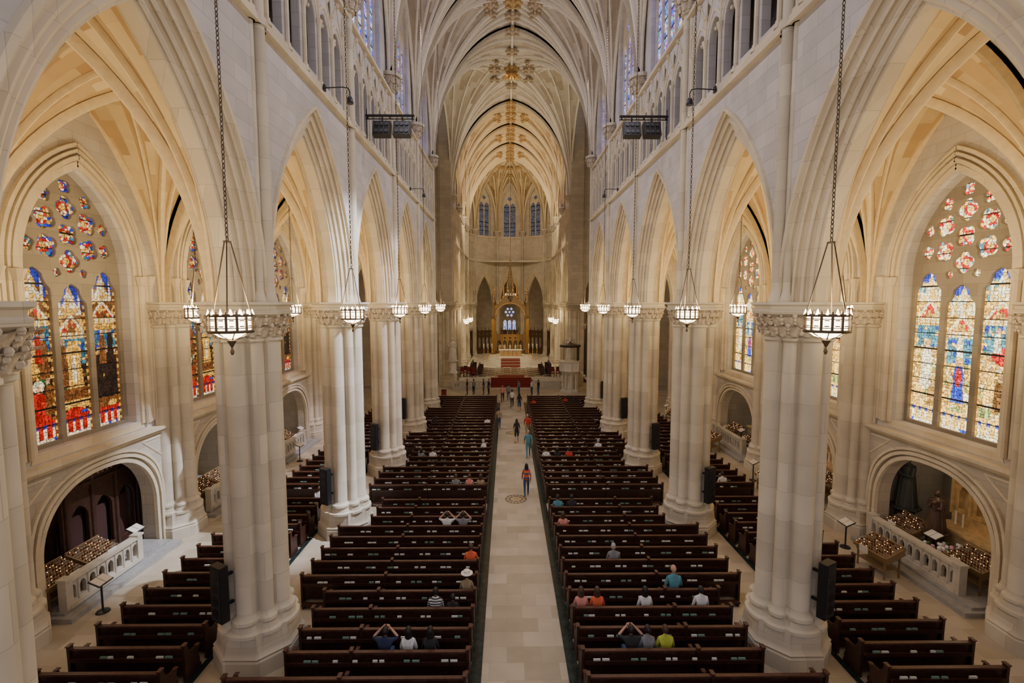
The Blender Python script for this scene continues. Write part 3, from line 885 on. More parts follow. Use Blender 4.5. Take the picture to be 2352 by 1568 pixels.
def gable(mb,M,half,zs):
    A=half_arc(half,2.3,10)
    outer=[(-half-.3,zs-.3),(-half,zs-.3)]+[(u,zs+zz) for u,zz in A]+[(-u,zs+zz) for u,zz in A[::-1][1:]]+[(half,zs-.3),(half+.3,zs-.3),(half+.3,zs+1.2),(0,zs+4.6),(-half-.3,zs+1.2)]
    mb.merge(plate([outer,foil(0,zs+3.1,.42,4,20)],.2,.04),M)
    for sg in(1,-1):
        for t in range(7): mb.sphere((sg*(half+.3)*(1-t/7),zs+1.25+3.4*t/7,-.05),.16,6,1,M)
        mb.cyl((sg*(half+.3),zs+1.1,-.14),(0,zs+4.5,-.14),.08,.08,6,1,M)
        mb.sweep([(sg*u,zs+zz,-.14) for u,zz in A],[(-.07,-.07),(.07,-.07),(.07,.07),(-.07,.07)],(0,0,1),1,M)
gable(mb,frame((0,by-1.6,0),(1,0,0),(0,1,0)),hw-.3,7.5);gable(mb,frame((0,by+1.6,0),(1,0,0),(0,1,0)),hw-.3,7.5)
for s in(-1,1): gable(mb,frame((s*hw,by,0),(0,1,0),(s,0,0)),1.3,7.5)
mb.lathe([(1.6,9.8),(1.4,10.5),(.9,10.8),(.8,12.0),(.95,12.1),(.55,12.4),(.14,15.4),(.2,15.5),(.05,16.1)],8,0,c=(0,by,0))
for a in range(8):
    q=2*pi*a/8+.39; mb.lathe([(.15,10.5),(.15,12.),(.0,13.6)],6,1,c=(cos(q)*1.1,by+sin(q)*1.1,0))
    for t in range(6): mb.sphere((cos(q)*(.5-.07*t),by+sin(q)*(.5-.07*t),12.6+t*.46),.09,5,1)
mb.box((0,by,16.3),(.08,.08,.8),1);mb.box((0,by,16.4),(.5,.08,.08),1)
mb.box((0,by,9.6),(2*hw-.2,3.2,.12),0)
mb.obj('baldachin',[mat('bronze_mid',(.16,.105,.055),.45,metal=.4),BRONZE])
mb=MB()
def screen(mb,M,hwid,h,n,z=.9,dk=0):
    outs=[[(-hwid,z),(hwid,z),(hwid,z+h),(-hwid,z+h)]]
    sp=2*hwid/n
    for i in range(n):
        outs.append(arch_poly(-hwid+sp*(i+.5),sp*.36,z+1.1,z+h*.62,sp*.6,5))
        outs.append(foil(-hwid+sp*(i+.5),z+h*.86,sp*.22,4,12))
    mb.merge(plate(outs,.14,.02),M,moff=dk)
    for i in range(n+1):
        x=-hwid+sp*i; mb.box((x,z+h/2,0),(.1,h+.3,.24),dk,M); mb.cyl((x,z+h+.1,0),(x,z+h+.9,0),.09,0,6,dk,M)
    mb.box((0,z+h+.05,0),(2*hwid,.12,.3),dk,M)
for i in range(5):
    an=radians(18+36*i); d=Vector((cos(an),sin(an),0))
    screen(mb,frame(Vector((0,YA,0))+d*(ap+.3),(-sin(an),cos(an),0),d),1.6,4.0,4)
for s in(-1,1):
    for (a,b) in CB: screen(mb,frame((s*W,(a+b)/2,0),(0,1,0),(s,0,0)),2.6,4.0,6)
mb.obj('carved_wood_screen',[mat('screen_wood',(.09,.05,.025),.5),GOLD])
mb=MB(); screen(mb,frame((0,78.3,0),(1,0,0),(0,1,0)),2.2,3.6,5,z=1.0); mb.box((0,78.6,2.4),(4.4,.1,3.),1)
for i in range(5): mb.sphere((-1.76+.88*i,78.15,2.6),.2,8,2,sc=(1,.7,2.2))
mb.obj('reredos_screen',[BRONZE,mat('reredos_panel',(.16,.10,.05),.5),mat('reredos_ivory',(.6,.5,.32),.5)])
def organ(mb):
    mb.box((0,0,1.2),(3.6,1.0,2.4),0)
    for i in range(13):
        x=-1.56+.26*i; h=3.2+1.6*abs(cos(i*pi/6)); mb.cyl((x,-.3,2.4),(x,-.3,2.4+h),.11,.11,10,1); mb.cyl((x,-.3,2.2),(x,-.3,2.45),.03,.11,10,1)
    for x in(-1.75,1.75): mb.box((x,-.3,3.6),(.2,.4,6.),0); mb.cyl((x,-.3,6.6),(x,-.3,7.8),.16,0,6,0)
mb=MB(); organ(mb); OG=mb.mesh('organ',[mat('organ_oak',(.06,.032,.018),.5),mat('organ_pipe',(.16,.13,.09),.4,metal=.6)])
for s in(-1,1): place('organ_case',OG,(s*9.6,60.8,0),rot=-s*pi/2)
def lady(u,v):
    r=random.random()
    return (.5,.6,.9) if r<.4 else (.1,.16,.7) if r<.8 else (.6,.35,.12)
window(glass_mesh('lady_glass',1.6,4.2,9.4,.13,lady,frame((0,95.6,0),(1,0,0),(0,1,0)),GL_C))
mb=MB(); o=[[(-2,3.8),(2,3.8),(2,10),(-2,10)],arch_poly(-.9,.36,4.3,6.0,.5,5),arch_poly(0,.36,4.3,6.0,.5,5),arch_poly(.9,.36,4.3,6.0,.5,5)]+[foil(.72*cos(i*pi/3),8.0+.72*sin(i*pi/3),.32,4,16) for i in range(6)]+[foil(0,8,.3,4,16)]
mb.merge(plate(o,.25,.04),frame((0,95.4,0),(1,0,0),(0,1,0))); mb.obj('window_tracery_east',[STM])
def rail_mesh(L,h=.95):
    mb=MB(); n=max(2,int(L/.34)); sp=L/n
    outs=[[(0,.14),(L,.14),(L,h-.1),(0,h-.1)]]
    for i in range(n): outs.append(arch_poly(sp*(i+.5),sp*.33,.22,h-.42,sp*.5,5))
    mb.merge(plate(outs,.12,.01),frame((0,0,0),(1,0,0),(0,1,0)))
    mb.box((L/2,0,.07),(L,.3,.14),0); mb.box((L/2,0,h-.05),(L+.06,.28,.1),0)
    for x in(0,L): mb.box((x,0,h/2),(.24,.26,h),0); mb.box((x,0,h+.03),(.3,.32,.08),0)
    for i in range(n+1): mb.cyl((sp*i,-.08,.16),(sp*i,-.08,h-.14),.035,.035,8,0)
    return mb.mesh('rail',[mat('rail_marble',(.52,.48,.40),.4,noise=.12,nscale=3)],30)
RL4=rail_mesh(4.)
for x in(-6.6,2.7): place('communion_rail',RL4,(x,54.3,0))
mb=MB()
mb.lathe([(1.1,0),(1.1,.2),(.5,.3),(.4,1.5),(.55,1.9),(1.15,2.3),(1.2,2.4),(1.15,2.5),(1.15,3.3),(1.25,3.35),(1.25,3.45)],8,0)
for a in range(8):
    q=2*pi*a/8; mb.cyl((.8*cos(q),.8*sin(q),.2),(.8*cos(q),.8*sin(q),2.1),.09,.09,8,0); mb.cyl((1.12*cos(q),1.12*sin(q),2.4),(1.12*cos(q),1.12*sin(q),3.4),.09,.09,8,0)
mb.lathe([(1.15,5.0),(1.2,5.1),(1.15,5.25),(.8,5.32),(.15,5.45),(.05,5.6)],12,1); mb.box((.9,.3,4.2),(.2,.5,2.0),1)
for i in range(7): mb.box((1.2+.25*i,1.0,2.3-.32*i),(.3,.9,.12),0)
mb.obj('pulpit',[MARB,mat('dark_oak',(.03,.018,.012),.6)],loc=(6.5,52.6,0))
def stall():
    mb=MB()
    for r in range(2):
        mb.box((r*.9,0,.5+.25*r),(.12,4.4,1.0+.3*r),0); mb.box((r*.9-.25,0,.4+.25*r),(.45,4.4,.08),1); mb.box((r*.9-.25,0,.2),(.4,4.3,.4),0)
        for i in range(7): mb.box((r*.9-.2,-2.2+i*.733,.4+.25*r),(.5,.08,.8),0)
    return mb.mesh('stall',[mat('dark_oak2',(.05,.025,.015),.5),RED],0)
ST=stall()
for s in(-1,1): place('choir_stall',ST,(s*4.1,61.5,.9),scale=(s,1,1))
def chair():
    mb=MB()
    for x in(-.22,.22):
        for y in(-.2,.2): mb.box((x,y,.23),(.05,.05,.46),0)
        mb.box((x,-.22,.8),(.05,.05,.7),0)
    mb.box((0,0,.48),(.52,.5,.08),1); mb.box((0,-.22,.9),(.42,.06,.5),1); mb.box((0,-.22,1.18),(.5,.07,.08),0)
    return mb.mesh('chair',[WOOD,RED],0)
CH=chair()
for x,y in((-5.9,57.4),(-5.2,57.4),(-4.5,57.4),(-5.6,58.4),(-4.8,58.4),(5.,57.4),(5.7,57.4),(-6.8,47.6)): place('sanctuary_chair',CH,(x,y,.9 if y>50 else 0),rot=pi if y>50 else 0)
def statue(col,ped=True,child=False):
    mb=MB()
    if ped: mb.lathe([(.45,-1.0),(.3,-.75),(.3,-.2),(.5,-.05),(.5,0)],8,0)
    mb.lathe([(.34,0),(.36,.1),(.30,.5),(.27,.9),(.22,1.05),(.26,1.3),(.25,1.42),(.1,1.5),(.07,1.56)],16,0)
    for i in range(8):
        a=2*pi*i/8; mb.cyl((.33*cos(a),.33*sin(a),.02),(.22*cos(a),.22*sin(a),1.1),.05,.03,6,0)
    mb.sphere((0,0,1.68),.13,12,0,sc=(.85,.95,1.2)); mb.sphere((0,-.12,1.67),.025,6,0)
    for s in(-1,1):
        mb.cyl((s*.25,0,1.38),(s*.3,-.08,1.1),.08,.065,8,0); mb.cyl((s*.3,-.08,1.1),(s*.08,-.28,1.15),.065,.04,8,0)
    mb.sphere((0,-.29,1.17),.06,8,0,sc=(1,1,1.4))
    if child: mb.sphere((.15,-.25,1.35),.1,8,0); mb.lathe([(.1,0),(.09,.25),(.04,.3)],8,0,c=(.15,-.22,1.))
    return mb.mesh('statue',[col],40)
SM=statue(MARB);SB=statue(mat('bronze_statue',(.10,.06,.04),.4,metal=.3),child=True);SD=statue(mat('dark_statue',(.05,.055,.05),.5))
for s in(-1,1): place('saint_statue',SM,(s*6.8,Y(6)-1.5,3.2),scale=(1.35,1.35,1.45))
mb=MB(); mb.torus((0,0,0),.7,.05,24,6,0); mb.torus((0,0,.5),.45,.04,24,6,0); mb.cyl((0,0,.5),(0,0,22.3),.025,.025,6,0)
for i in range(12):
    a=2*pi*i/12; mb.cyl((.7*cos(a),.7*sin(a),0),(.7*cos(a),.7*sin(a),.3),.03,.03,6,2); mb.cyl((.7*cos(a),.7*sin(a),0),(.1*cos(a),.1*sin(a),1.9),.015,.015,4,0)
mb.lathe([(.05,-.9),(.2,-.6),(.3,-.3),(.1,-.1),(.1,.5),(.2,.7),(.05,1.6)],10,0)
mb.obj('sanctuary_corona_lamp',[IRON,GLOWL,mat('corona_candle',(.8,.7,.5),.5,emit=(1,.75,.4),es=1.5)],loc=(0,66,10.8))

# ------------------------------------------------------------------ chapel furniture
def votive_mesh():
    mb=MB()
    for x in(-.55,.55):
        for y in(-.3,.3): mb.box((x,y,.4),(.05,.05,.8+.1*(y>0)),0)
    mb.box((0,0,.32),(1.1,.6,.04),0)
    M=Matrix.Translation((0,0,.92))@Matrix.Rotation(radians(22),4,'X')
    mb.box((0,0,0),(1.3,.85,.08),0,M); mb.box((0,-.43,.04),(1.32,.04,.14),0,M); mb.box((0,.43,.04),(1.32,.04,.14),0,M)
    mb.box((0,.0,-.12),(1.25,.8,.2),0,M)
    R=random.Random(4)
    for i in range(12):
        for j in range(7):
            x=-.57+i*.104;y=-.35+j*.117
            mb.lathe([(.022,.04),(.032,.11),(.028,.11),(.02,.07)],7,1 if R.random()<.6 else 4,M,c=(x,y,0))
            if R.random()<.22: mb.sphere((x,y,.12),.011,5,2,M,sc=(1,1,1.6))
    mb.box((0,-.65,.9),(.35,.02,.25),3)
    return mb.mesh('votive',[BRASS,GLASSR,FLAME,MARB,mat('candle_glass_clear',(.28,.24,.2),.25)],0)
VT=votive_mesh()
RL=rail_mesh(2.9);RLs=rail_mesh(3.8)
def confessional():
    mb=MB()
    mb.box((0,0,.1),(3.4,1.3,.2),0); mb.box((0,.3,1.5),(3.3,.7,2.7),0)
    outs=[[(-1.7,.2),(1.7,.2),(1.7,3.0),(-1.7,3.0)]]
    for c in(-1.05,0,1.05): outs.append(arch_poly(c,.38,.35,1.8,.55,6))
    mb.merge(plate(outs,.12,.02),frame((0,-.5,0),(1,0,0),(0,1,0)))
    for c in(-1.6,-.53,.53,1.6): mb.cyl((c,-.6,.2),(c,-.6,3.1),.07,.07,8,0); mb.cyl((c,-.6,3.1),(c,-.6,3.5),.09,0,6,0)
    mb.box((0,-.1,3.05),(3.6,1.2,.14),0); mb.box((0,-.1,3.2),(3.4,1.1,.1),0)
    for c in(-1.05,0,1.05):
        mb.prism([(c-.45,3.2),(c+.45,3.2),(c,3.6)],-.55,-.45,0,axis='y'); mb.box((c,-.3,1.1),(.7,.04,1.6),1)
        for q in range(5): mb.sphere((c-.4+.2*q,-.6,3.25),.07,6,0)
    mb.box((0,-.5,3.75),(.05,.05,.4),0);mb.box((0,-.5,3.8),(.2,.05,.05),0)
    return mb.mesh('confessional',[mat('confessional_wood',(.05,.022,.014),.45,noise=.3),mat('confessional_curtain',(.05,.018,.015),.9)],0)
CF=confessional()
def side_altar(mtl):
    mb=MB()
    mb.box((0,0,.5),(2.4,.9,1.),0); mb.box((0,0,1.04),(2.6,1.05,.1),0)
    for x in(-.8,0,.8): mb.box((x,-.46,.5),(.6,.04,.6),1)
    mb.box((0,.35,1.3),(2.4,.25,.45),0)
    outs=[[(-1.3,1.4),(1.3,1.4),(1.3,3.0),(0,3.9),(-1.3,3.0)],arch_poly(0,.42,1.6,2.5,.6,6),arch_poly(-.9,.24,1.6,2.2,.4,5),arch_poly(.9,.24,1.6,2.2,.4,5)]
    mb.merge(plate(outs,.25,.03),frame((0,.5,0),(1,0,0),(0,1,0)))
    mb.box((0,.68,2.2),(2.5,.08,1.6),1)
    for x in(-1.3,-.58,.58,1.3): mb.cyl((x,.3,1.4),(x,.3,3.1),.07,.07,8,0); mb.cyl((x,.3,3.1),(x,.3,3.7),.1,0,6,0)
    mb.lathe([(.2,1.55),(.17,2.0),(.15,2.2),(.05,2.3)],10,0,c=(0,.45,0)); mb.sphere((0,.45,2.4),.1,8,0)
    for x in(-.9,-.6,.6,.9): mb.cyl((x,.1,1.09),(x,.1,1.6),.03,.03,6,2)
    return mb.mesh('side_altar',[mtl,MARBW,mat('wax',(.9,.88,.8),.5)],30)
SAW=side_altar(MARB);SAB=side_altar(mat('gilded_marble',(.62,.44,.22),.4,noise=.25,nscale=4,metal=.15))
def steps_mesh(L):
    mb=MB(); mb.box((L/2,.4,.08),(L+.4,2.1,.16),0); mb.box((L/2,1.6,.2),(L+.1,3.8,.1),0)
    return mb.mesh('steps',[mat('grey_marble',(.33,.33,.32),.35,noise=.15)],0)
STP=steps_mesh(4.6)
def bookstand():
    mb=MB(); mb.cyl((0,0,0),(0,0,1.0),.03,.03,8,0); mb.lathe([(.2,0),(.18,.04),(.03,.08)],12,0)
    M=Matrix.Translation((0,0,1.05))@Matrix.Rotation(radians(25),4,'X'); mb.box((0,0,0),(.55,.4,.03),0,M); mb.box((-.13,0,.02),(.24,.34,.02),1,M); mb.box((.13,0,.02),(.24,.34,.02),1,M)
    return mb.mesh('bookstand',[BLACK,MARB],30)
BS=bookstand()
def icon(c):
    mb=MB(); mb.box((0,0,0),(.85,.05,1.1),0); mb.box((0,-.03,0),(.65,.02,.9),1); mb.sphere((0,-.05,.16),.13,10,2,sc=(1,.15,1.2)); mb.lathe([(.26,-.42),(.24,-.1),(.1,.06)],12,3,M=Matrix.Diagonal((1,.15,1,1)),c=(0,-.25,0))
    return mb.mesh('icon',[WOOD2,GOLD,mat('icon_face',(.45,.28,.15),.6),c],30)
IC=[icon(mat('icon_red',(.35,.05,.03),.6)),icon(mat('icon_dark',(.03,.03,.05),.6))]
def flowers():
    mb=MB(); mb.lathe([(.12,0),(.18,.2),(.12,.35),(.15,.4)],10,2); R=random.Random(2)
    for i in range(60):
        a=R.random()*6.28;r=R.random()**.5*.4;z=.5+R.random()*.4
        mb.sphere((r*cos(a),r*sin(a),z),.05+.03*R.random(),6,R.choice([0,0,1,3]))
        mb.cyl((0,0,.35),(r*cos(a),r*sin(a),z),.008,.008,4,1)
    return mb.mesh('fl',[mat('petal_white',(.8,.78,.75),.7),mat('leaf_green',(.05,.12,.03),.7),MARB,mat('petal_pink',(.6,.3,.4),.7)],40)
FLW=flowers()
mb=MB(); mb.lathe([(.24,0),(.26,.05),(.26,.8),(.22,.95),(.1,1.0)],20,0); mb.torus((0,0,.8),.26,.015,20,6,0)
mb.obj('waste_bin',[mat('bin_grey',(.16,.16,.17),.4,metal=.3)],loc=(-12.7,22.8,0))
bays=[(a+b)/2 for a,b in NB]
for sn,s in SIDES.items():
    for i,ym in enumerate(bays):
        if i<2: continue
        if s>0: place('chapel_step',STP,(14.5,ym+2.3,0),rot=-pi/2)
        else: place('chapel_step',STP,(-14.5,ym-2.3,0),rot=pi/2)
        if s<0:
            place('chapel_rail',RL,(-14.3,ym-2.15,.25),rot=pi/2)
            if i==2:
                place('confessional',CF,(-16.4,ym+1.25,.25),rot=pi/2)
                place('side_altar',SAW,(-16.9,ym-2.0,.25),rot=pi/2,scale=(.6,.8,.8))
                place('saint_statue',SM,(-16.1,ym-1.5,1.25),rot=pi/2,scale=(.6,.6,.6))
            elif i==3:
                place('side_altar',SAW,(-17.4,ym-1.6,.25),rot=pi/2,scale=(.6,.8,.8))
                for j in(0,1): place('framed_icon',IC[j],(-18.1,ym+.6+1.25*j,2.5),rot=pi/2)
            else: place('side_altar',SAW,(-17.4,ym,.25),rot=pi/2)
            for dy in(-1.75,-.3): place('votive_candle_stand',VT,(-15.0,ym+dy,.25),rot=pi/2)
            place('book_lectern',BS,(-14.6,ym+1.1,.25),rot=pi/2); place('book_lectern',BS,(-13.4,ym-1.9,0),rot=pi/2)
        else:
            place('chapel_rail',RLs,(14.5,ym+2.2,.25),rot=-pi/2)
            place('side_altar',SAB,(16.75,ym+.2,.25),rot=-pi/2)
            place('votive_candle_stand',VT,(13.2,ym+.2,.0),rot=-pi/2+.15)
            for dy in(1.5,-1.2): place('votive_candle_stand',VT,(15.35,ym+dy,.25),rot=-pi/2)
            place('book_lectern',BS,(15.3,ym+.3,.25),rot=-pi/2); place('book_lectern',BS,(13.2,ym+1.9,0),rot=-pi/2)
            if i==2:
                place('saint_statue',SB,(15.75,ym+.75,1.25),rot=-pi/2,scale=(.9,.9,.85)); place('flower_vase',FLW,(15.1,ym-.15,.25)); place('flower_vase',FLW,(15.7,ym-.25,.25))
                place('saint_statue',SD,(16.1,ym+2.55,1.45),rot=-pi/2,scale=(1.1,1.1,1.2))
        plight('chapel_fill',(s*15.9,ym,4.2),34,(1,.80,.55),.1)  # added fill lamp to light the chapel, no fixture modelled
def medallion():
    mb=MB()
    for R_,r in((.52,.02),(.30,.018)):
        rows=[[((R_+d)*cos(2*pi*i/36),(R_+d)*sin(2*pi*i/36),.006) for i in range(37)] for d in(-r,r)]
        mb.grid(rows,0)
    for i in range(8):
        a=2*pi*i/8; rows=[[(cos(a)*.42+(.1+d)*cos(2*pi*j/14),sin(a)*.42+(.1+d)*sin(2*pi*j/14),.006) for j in range(15)] for d in(-.018,.018)]; mb.grid(rows,0)
    for a in(0,pi/2,pi/4,-pi/4):
        mb.box((0,0,.004),(.5 if abs(a)!=pi/4 else .4,.04,.004),1,Matrix.Rotation(a,4,'Z'))
    return mb.mesh('med',[mat('inlay_brown',(.16,.09,.04),.3),mat('inlay_gold',(.5,.33,.1),.35)],0)
MD=medallion()
place('floor_medallion',MD,(-.03,23.4,0));place('floor_medallion',MD,(-.05,35.7,0))

# ------------------------------------------------------------------ people
def cloth(name,c): return mat('cloth_'+name,c,.85,noise=.12,nscale=20)
SK=mat('skin',(.50,.29,.20),.55)
HB=mat('hair_black',(.012,.009,.008),.5);HBR=mat('hair_brown',(.06,.03,.016),.5);HG=mat('hair_grey',(.35,.34,.33),.6)
def stripes(name,c1,c2,c3=None,sc=7):
    m,nt,b=_new(name); g=nt.nodes.new('ShaderNodeNewGeometry'); sp=nt.nodes.new('ShaderNodeSeparateXYZ'); nt.links.new(g.outputs['Position'],sp.inputs[0])
    mu=nt.nodes.new('ShaderNodeMath');mu.operation='MULTIPLY';mu.inputs[1].default_value=sc;nt.links.new(sp.outputs[2],mu.inputs[0])
    fr=nt.nodes.new('ShaderNodeMath');fr.operation='FRACT';nt.links.new(mu.outputs[0],fr.inputs[0])
    r=nt.nodes.new('ShaderNodeValToRGB');r.color_ramp.interpolation='CONSTANT'
    r.color_ramp.elements[0].color=(*c1,1);r.color_ramp.elements[1].position=.5 if not c3 else .34;r.color_ramp.elements[1].color=(*c2,1)
    if c3: e=r.color_ramp.elements.new(.67);e.color=(*c3,1)
    nt.links.new(fr.outputs[0],r.inputs[0]);nt.links.new(r.outputs[0],b.inputs['Base Color']);b.inputs['Roughness'].default_value=.85
    return m
SBW=stripes('cloth_stripe_bw',(.6,.6,.6),(.04,.04,.05),sc=14)
SRO=stripes('cloth_stripe_red',(.6,.06,.03),(.05,.06,.2),(.55,.2,.05),sc=4.5)
def ellip_head(mb,c,hair,yaw=0,tilt=0):
    M=Matrix.Translation(c)@Matrix.Rotation(yaw,4,'Z')@Matrix.Rotation(-tilt,4,'X')
    n=16;h=12;rows=[]
    for k in range(h+1):
        a=-pi/2+pi*k/h;row=[]
        for i in range(n):
            q=2*pi*i/n; x=.078*cos(a)*cos(q);y=.095*cos(a)*sin(q);z=.118*sin(a)
            if z<0: x*=1+z*2.2; y*=1+z*1.0; 
            row.append((x,y,z))
        rows.append(row)
    mb.grid(rows,0,M,wrap=True)
    mb.cyl((0,.088,.01),(0,.112,-.03),.009,.017,6,0,M); mb.sphere((0,.105,-.028),.016,6,0,M)
    for s in(-1,1):
        mb.sphere((s*.03,.083,.005),.012,6,1,M) ; mb.sphere((s*.078,-.005,-.005),.026,6,0,M,sc=(.35,.8,1.2))
        mb.box((s*.03,.09,.028),(.03,.008,.006),4,M)
    mb.box((0,.085,-.062),(.045,.012,.01),7,M)
    rows=[]
    for k in range(9):
        a=pi/2-(pi*.62)*k/8;row=[]
        for i in range(n):
            q=2*pi*i/n; f=1.13
            lim=.45 if sin(q)>.35 else (1.0 if sin(q)<.1 else .7)
            aa=pi/2-(pi/2-a)*lim
            row.append((.078*f*cos(aa)*cos(q),.095*f*cos(aa)*sin(q)-.005,.118*f*sin(aa)))
        rows.append(row)
    if hair!='bald': mb.grid(rows,4,M,wrap=True)
    if hair=='long':
        rows=[]
        for k in range(7):
            t=k/6.
            rows.append([((.09+.012*sin(t*3))*cos(pi+pi*i/8),(.10-.01*t)*sin(pi+pi*i/8)*.95-.01,.02-.30*t) for i in range(9)])
        mb.grid(rows,4,M); mb.sphere((0,-.06,-.14),.075,8,4,M,sc=(1,.6,2))
    if hair=='bun': mb.sphere((0,-.12,.05),.045,8,4,M)
    if hair=='hat':
        mb.lathe([(.19,.05),(.19,.065),(.10,.07),(.095,.15),(.05,.17)],16,8,M)
def figure(pose,hair='short',female=False):
    J={}
    def j(n,p,r): J[n]=(Vector(p),r)
    sh=.165 if not female else .145
    if pose in('stand','walk'):
        j('pel',(0,0,.93),.125);j('waist',(0,0,1.08),.115);j('chest',(0,0,1.27),.135);j('nb',(0,-.005,1.43),.07);j('neck',(0,.01,1.50),.048)
        st=.0 if pose=='stand' else .2
        for s,g in(('L',-1),('R',1)):
            w=g*st
            j('hip'+s,(g*.085,0,.88),.095);j('kn'+s,(g*.09,w*.55+.02,.49),.062);j('an'+s,(g*.09,w*1.0-.03-(.05 if w<0 else 0),.10+(.05 if w<0 else 0)),.04);j('to'+s,(g*.10,w*1.0+.13-(.03 if w<0 else 0),.045),.035)
            j('sh'+s,(g*sh,0,1.38),.062);j('el'+s,(g*(sh+.06),-w*.4-.03,1.11),.043);j('wr'+s,(g*(sh+.06),-w*.75+.07,.88),.028);j('ha'+s,(g*(sh+.055),-w*.8+.09,.81),.028)
        hc=(0,.02,1.60)
    else:
        j('pel',(0,0,.58),.13);j('waist',(0,-.02,.72),.12);j('chest',(0,-.01,.92),.135);j('nb',(0,.015,1.08),.07);j('neck',(0,.03,1.14),.048)
        for s,g in(('L',-1),('R',1)):
            j('hip'+s,(g*.09,.04,.56),.09);j('kn'+s,(g*.11,.43,.52),.06);j('an'+s,(g*.10,.40,.10),.04);j('to'+s,(g*.10,.54,.045),.035)
            j('sh'+s,(g*sh,0,1.02),.062)
            if pose=='sit': j('el'+s,(g*(sh+.06),.03,.76),.043);j('wr'+s,(g*.12,.24,.68),.028);j('ha'+s,(g*.07,.29,.68),.027)
            else: j('el'+s,(g*(sh+.17),.08,1.04),.043);j('wr'+s,(g*.13,.14,1.24),.028);j('ha'+s,(g*.08,.15,1.29),.027)
        hc=(0,.045,1.24)
    E=[('pel','waist',1),('waist','chest',1),('chest','nb',1),('nb','neck',0)]
    for s in'LR': E+=[('pel','hip'+s,2),('hip'+s,'kn'+s,2),('kn'+s,'an'+s,5),('an'+s,'to'+s,3),('chest','sh'+s,1),('sh'+s,'el'+s,1),('el'+s,'wr'+s,6),('wr'+s,'ha'+s,0)]
    names=list(J);me=bpy.data.meshes.new('sk');me.from_pydata([J[n][0] for n in names],[(names.index(a),names.index(b)) for a,b,_ in E],[])
    ob=bpy.data.objects.new('sk',me);COL.objects.link(ob)
    md=ob.modifiers.new('s','SKIN'); md.use_smooth_shade=True
    for i,n in enumerate(names):
        r=J[n][1]; d=me.skin_vertices[0].data[i]; d.radius=(r,r); d.use_root=(n=='pel')
    sb=ob.modifiers.new('ss','SUBSURF'); sb.levels=2; sb.render_levels=2
    bpy.context.view_layer.update()
    dg=bpy.context.evaluated_depsgraph_get(); m2=bpy.data.meshes.new_from_object(ob.evaluated_get(dg))
    mb=MB();mb.v=[tuple(v.co) for v in m2.vertices]
    seg=[(J[a][0],J[b][0],l,(J[a][1]+J[b][1])/2) for a,b,l in E]
    for p in m2.polygons:
        c=p.center;best=9;bl=0
        for a,b,l,r in seg:
            t=max(0,min(1,(c-a).dot(b-a)/(b-a).length_squared)); d=(c-(a+(b-a)*t)).length-r*.6
            if d<best: best=d;bl=l
        mb.f.append(list(p.vertices));mb.m.append(bl);mb.uv.append([(0,0)]*len(p.vertices))
    bpy.data.objects.remove(ob)
    for s,g in(('L',-1),('R',1)):
        h=J['ha'+s][0];w=J['wr'+s][0];d=(h-w).normalized();sd=Vector((0,1,0)) if abs(d.y)<.7 else Vector((0,0,1))
        sd=(sd-d*sd.dot(d)).normalized(); pn=d.cross(sd)
        for i,L in enumerate((.062,.075,.07,.055)):
            o=h+d*.015+sd*(.027-.018*i); k=o+d*L*.55; mb.cyl(o,k,.0095,.0085,6,0); mb.cyl(k,k+d*L*.45+pn*g*.012,.0085,.006,6,0)
        o=h-d*.02+sd*.025; mb.cyl(o,o+d*.03+sd*.03,.011,.009,6,0); mb.cyl(o+d*.03+sd*.03,o+d*.058+sd*.036,.009,.007,6,0)
    ellip_head(mb,hc,hair)
    return mb
FIG={}
def person(name,pose,hair,female,loc,rot,skin,shirt,pants,hairm,calf=None,fore=None,shoe=None,hat=None,sc=1.0):
    key=(pose,hair,female)
    if key not in FIG: FIG[key]=figure(*key).mesh('fig',[SK,mat('eye_dark',(.02,.015,.01),.3)]+[SK]*7,60)
    o=place(name,FIG[key],loc,rot,(sc,sc,sc))
    ms=[skin,shirt,pants,shoe or BLACK,hairm,calf or pants,fore or skin,mat('lips',(.35,.12,.1),.5),hat or cloth('hat',(.75,.72,.65))]
    for i,m in enumerate(ms):
        o.material_slots[i].link='OBJECT'; o.material_slots[i].material=m
    return o
CAMX=-.46
c_navy=cloth('navy',(.02,.03,.07));c_white=cloth('white',(.62,.62,.62));c_teal=cloth('teal',(.08,.25,.30));c_red=cloth('red',(.45,.04,.03));c_or=cloth('orange',(.65,.12,.05));c_blk=cloth('black',(.02,.02,.022));c_grey=cloth('grey',(.2,.2,.21));c_lime=cloth('lime',(.4,.45,.05));c_jean=cloth('denim',(.04,.07,.15));c_pink=cloth('pink',(.6,.25,.2));c_kh=cloth('khaki',(.3,.24,.15))
def sit(px,py,shirt,hairm=HB,hair='short',female=False,pose='sit',side=0,rot=0,**k):
    d=9400/(py-695.); x=(px-1165)/1100*d+CAMX
    r=min([q+(.2 if side else 0) for q in ROWS],key=lambda r:abs(r-(d-.22)))
    x=max(1.75,abs(x))*(1 if x>0 else -1)
    if side: x=max(9.2,abs(x))*(1 if x>0 else -1)
    person('seated_'+('woman' if female else 'man'),pose,hair,female,(x,r+.24,.0),rot,SK,shirt,k.pop('pants',c_jean),hairm,**k)
sit(870,1478,c_navy,pose='situp');sit(918,1505,c_white,female=True,hair='long');sit(978,1480,c_blk,female=True,hair='long')
sit(997,1362,SBW,pose='sit',fore=SBW);sit(1072,1355,c_kh,female=True,hair='hat');sit(1034,1378,c_blk,sc=.85)
sit(1080,1263,c_or,hairm=HBR);sit(1022,1192,c_white,pose='situp');sit(1060,1192,c_grey,pose='situp')
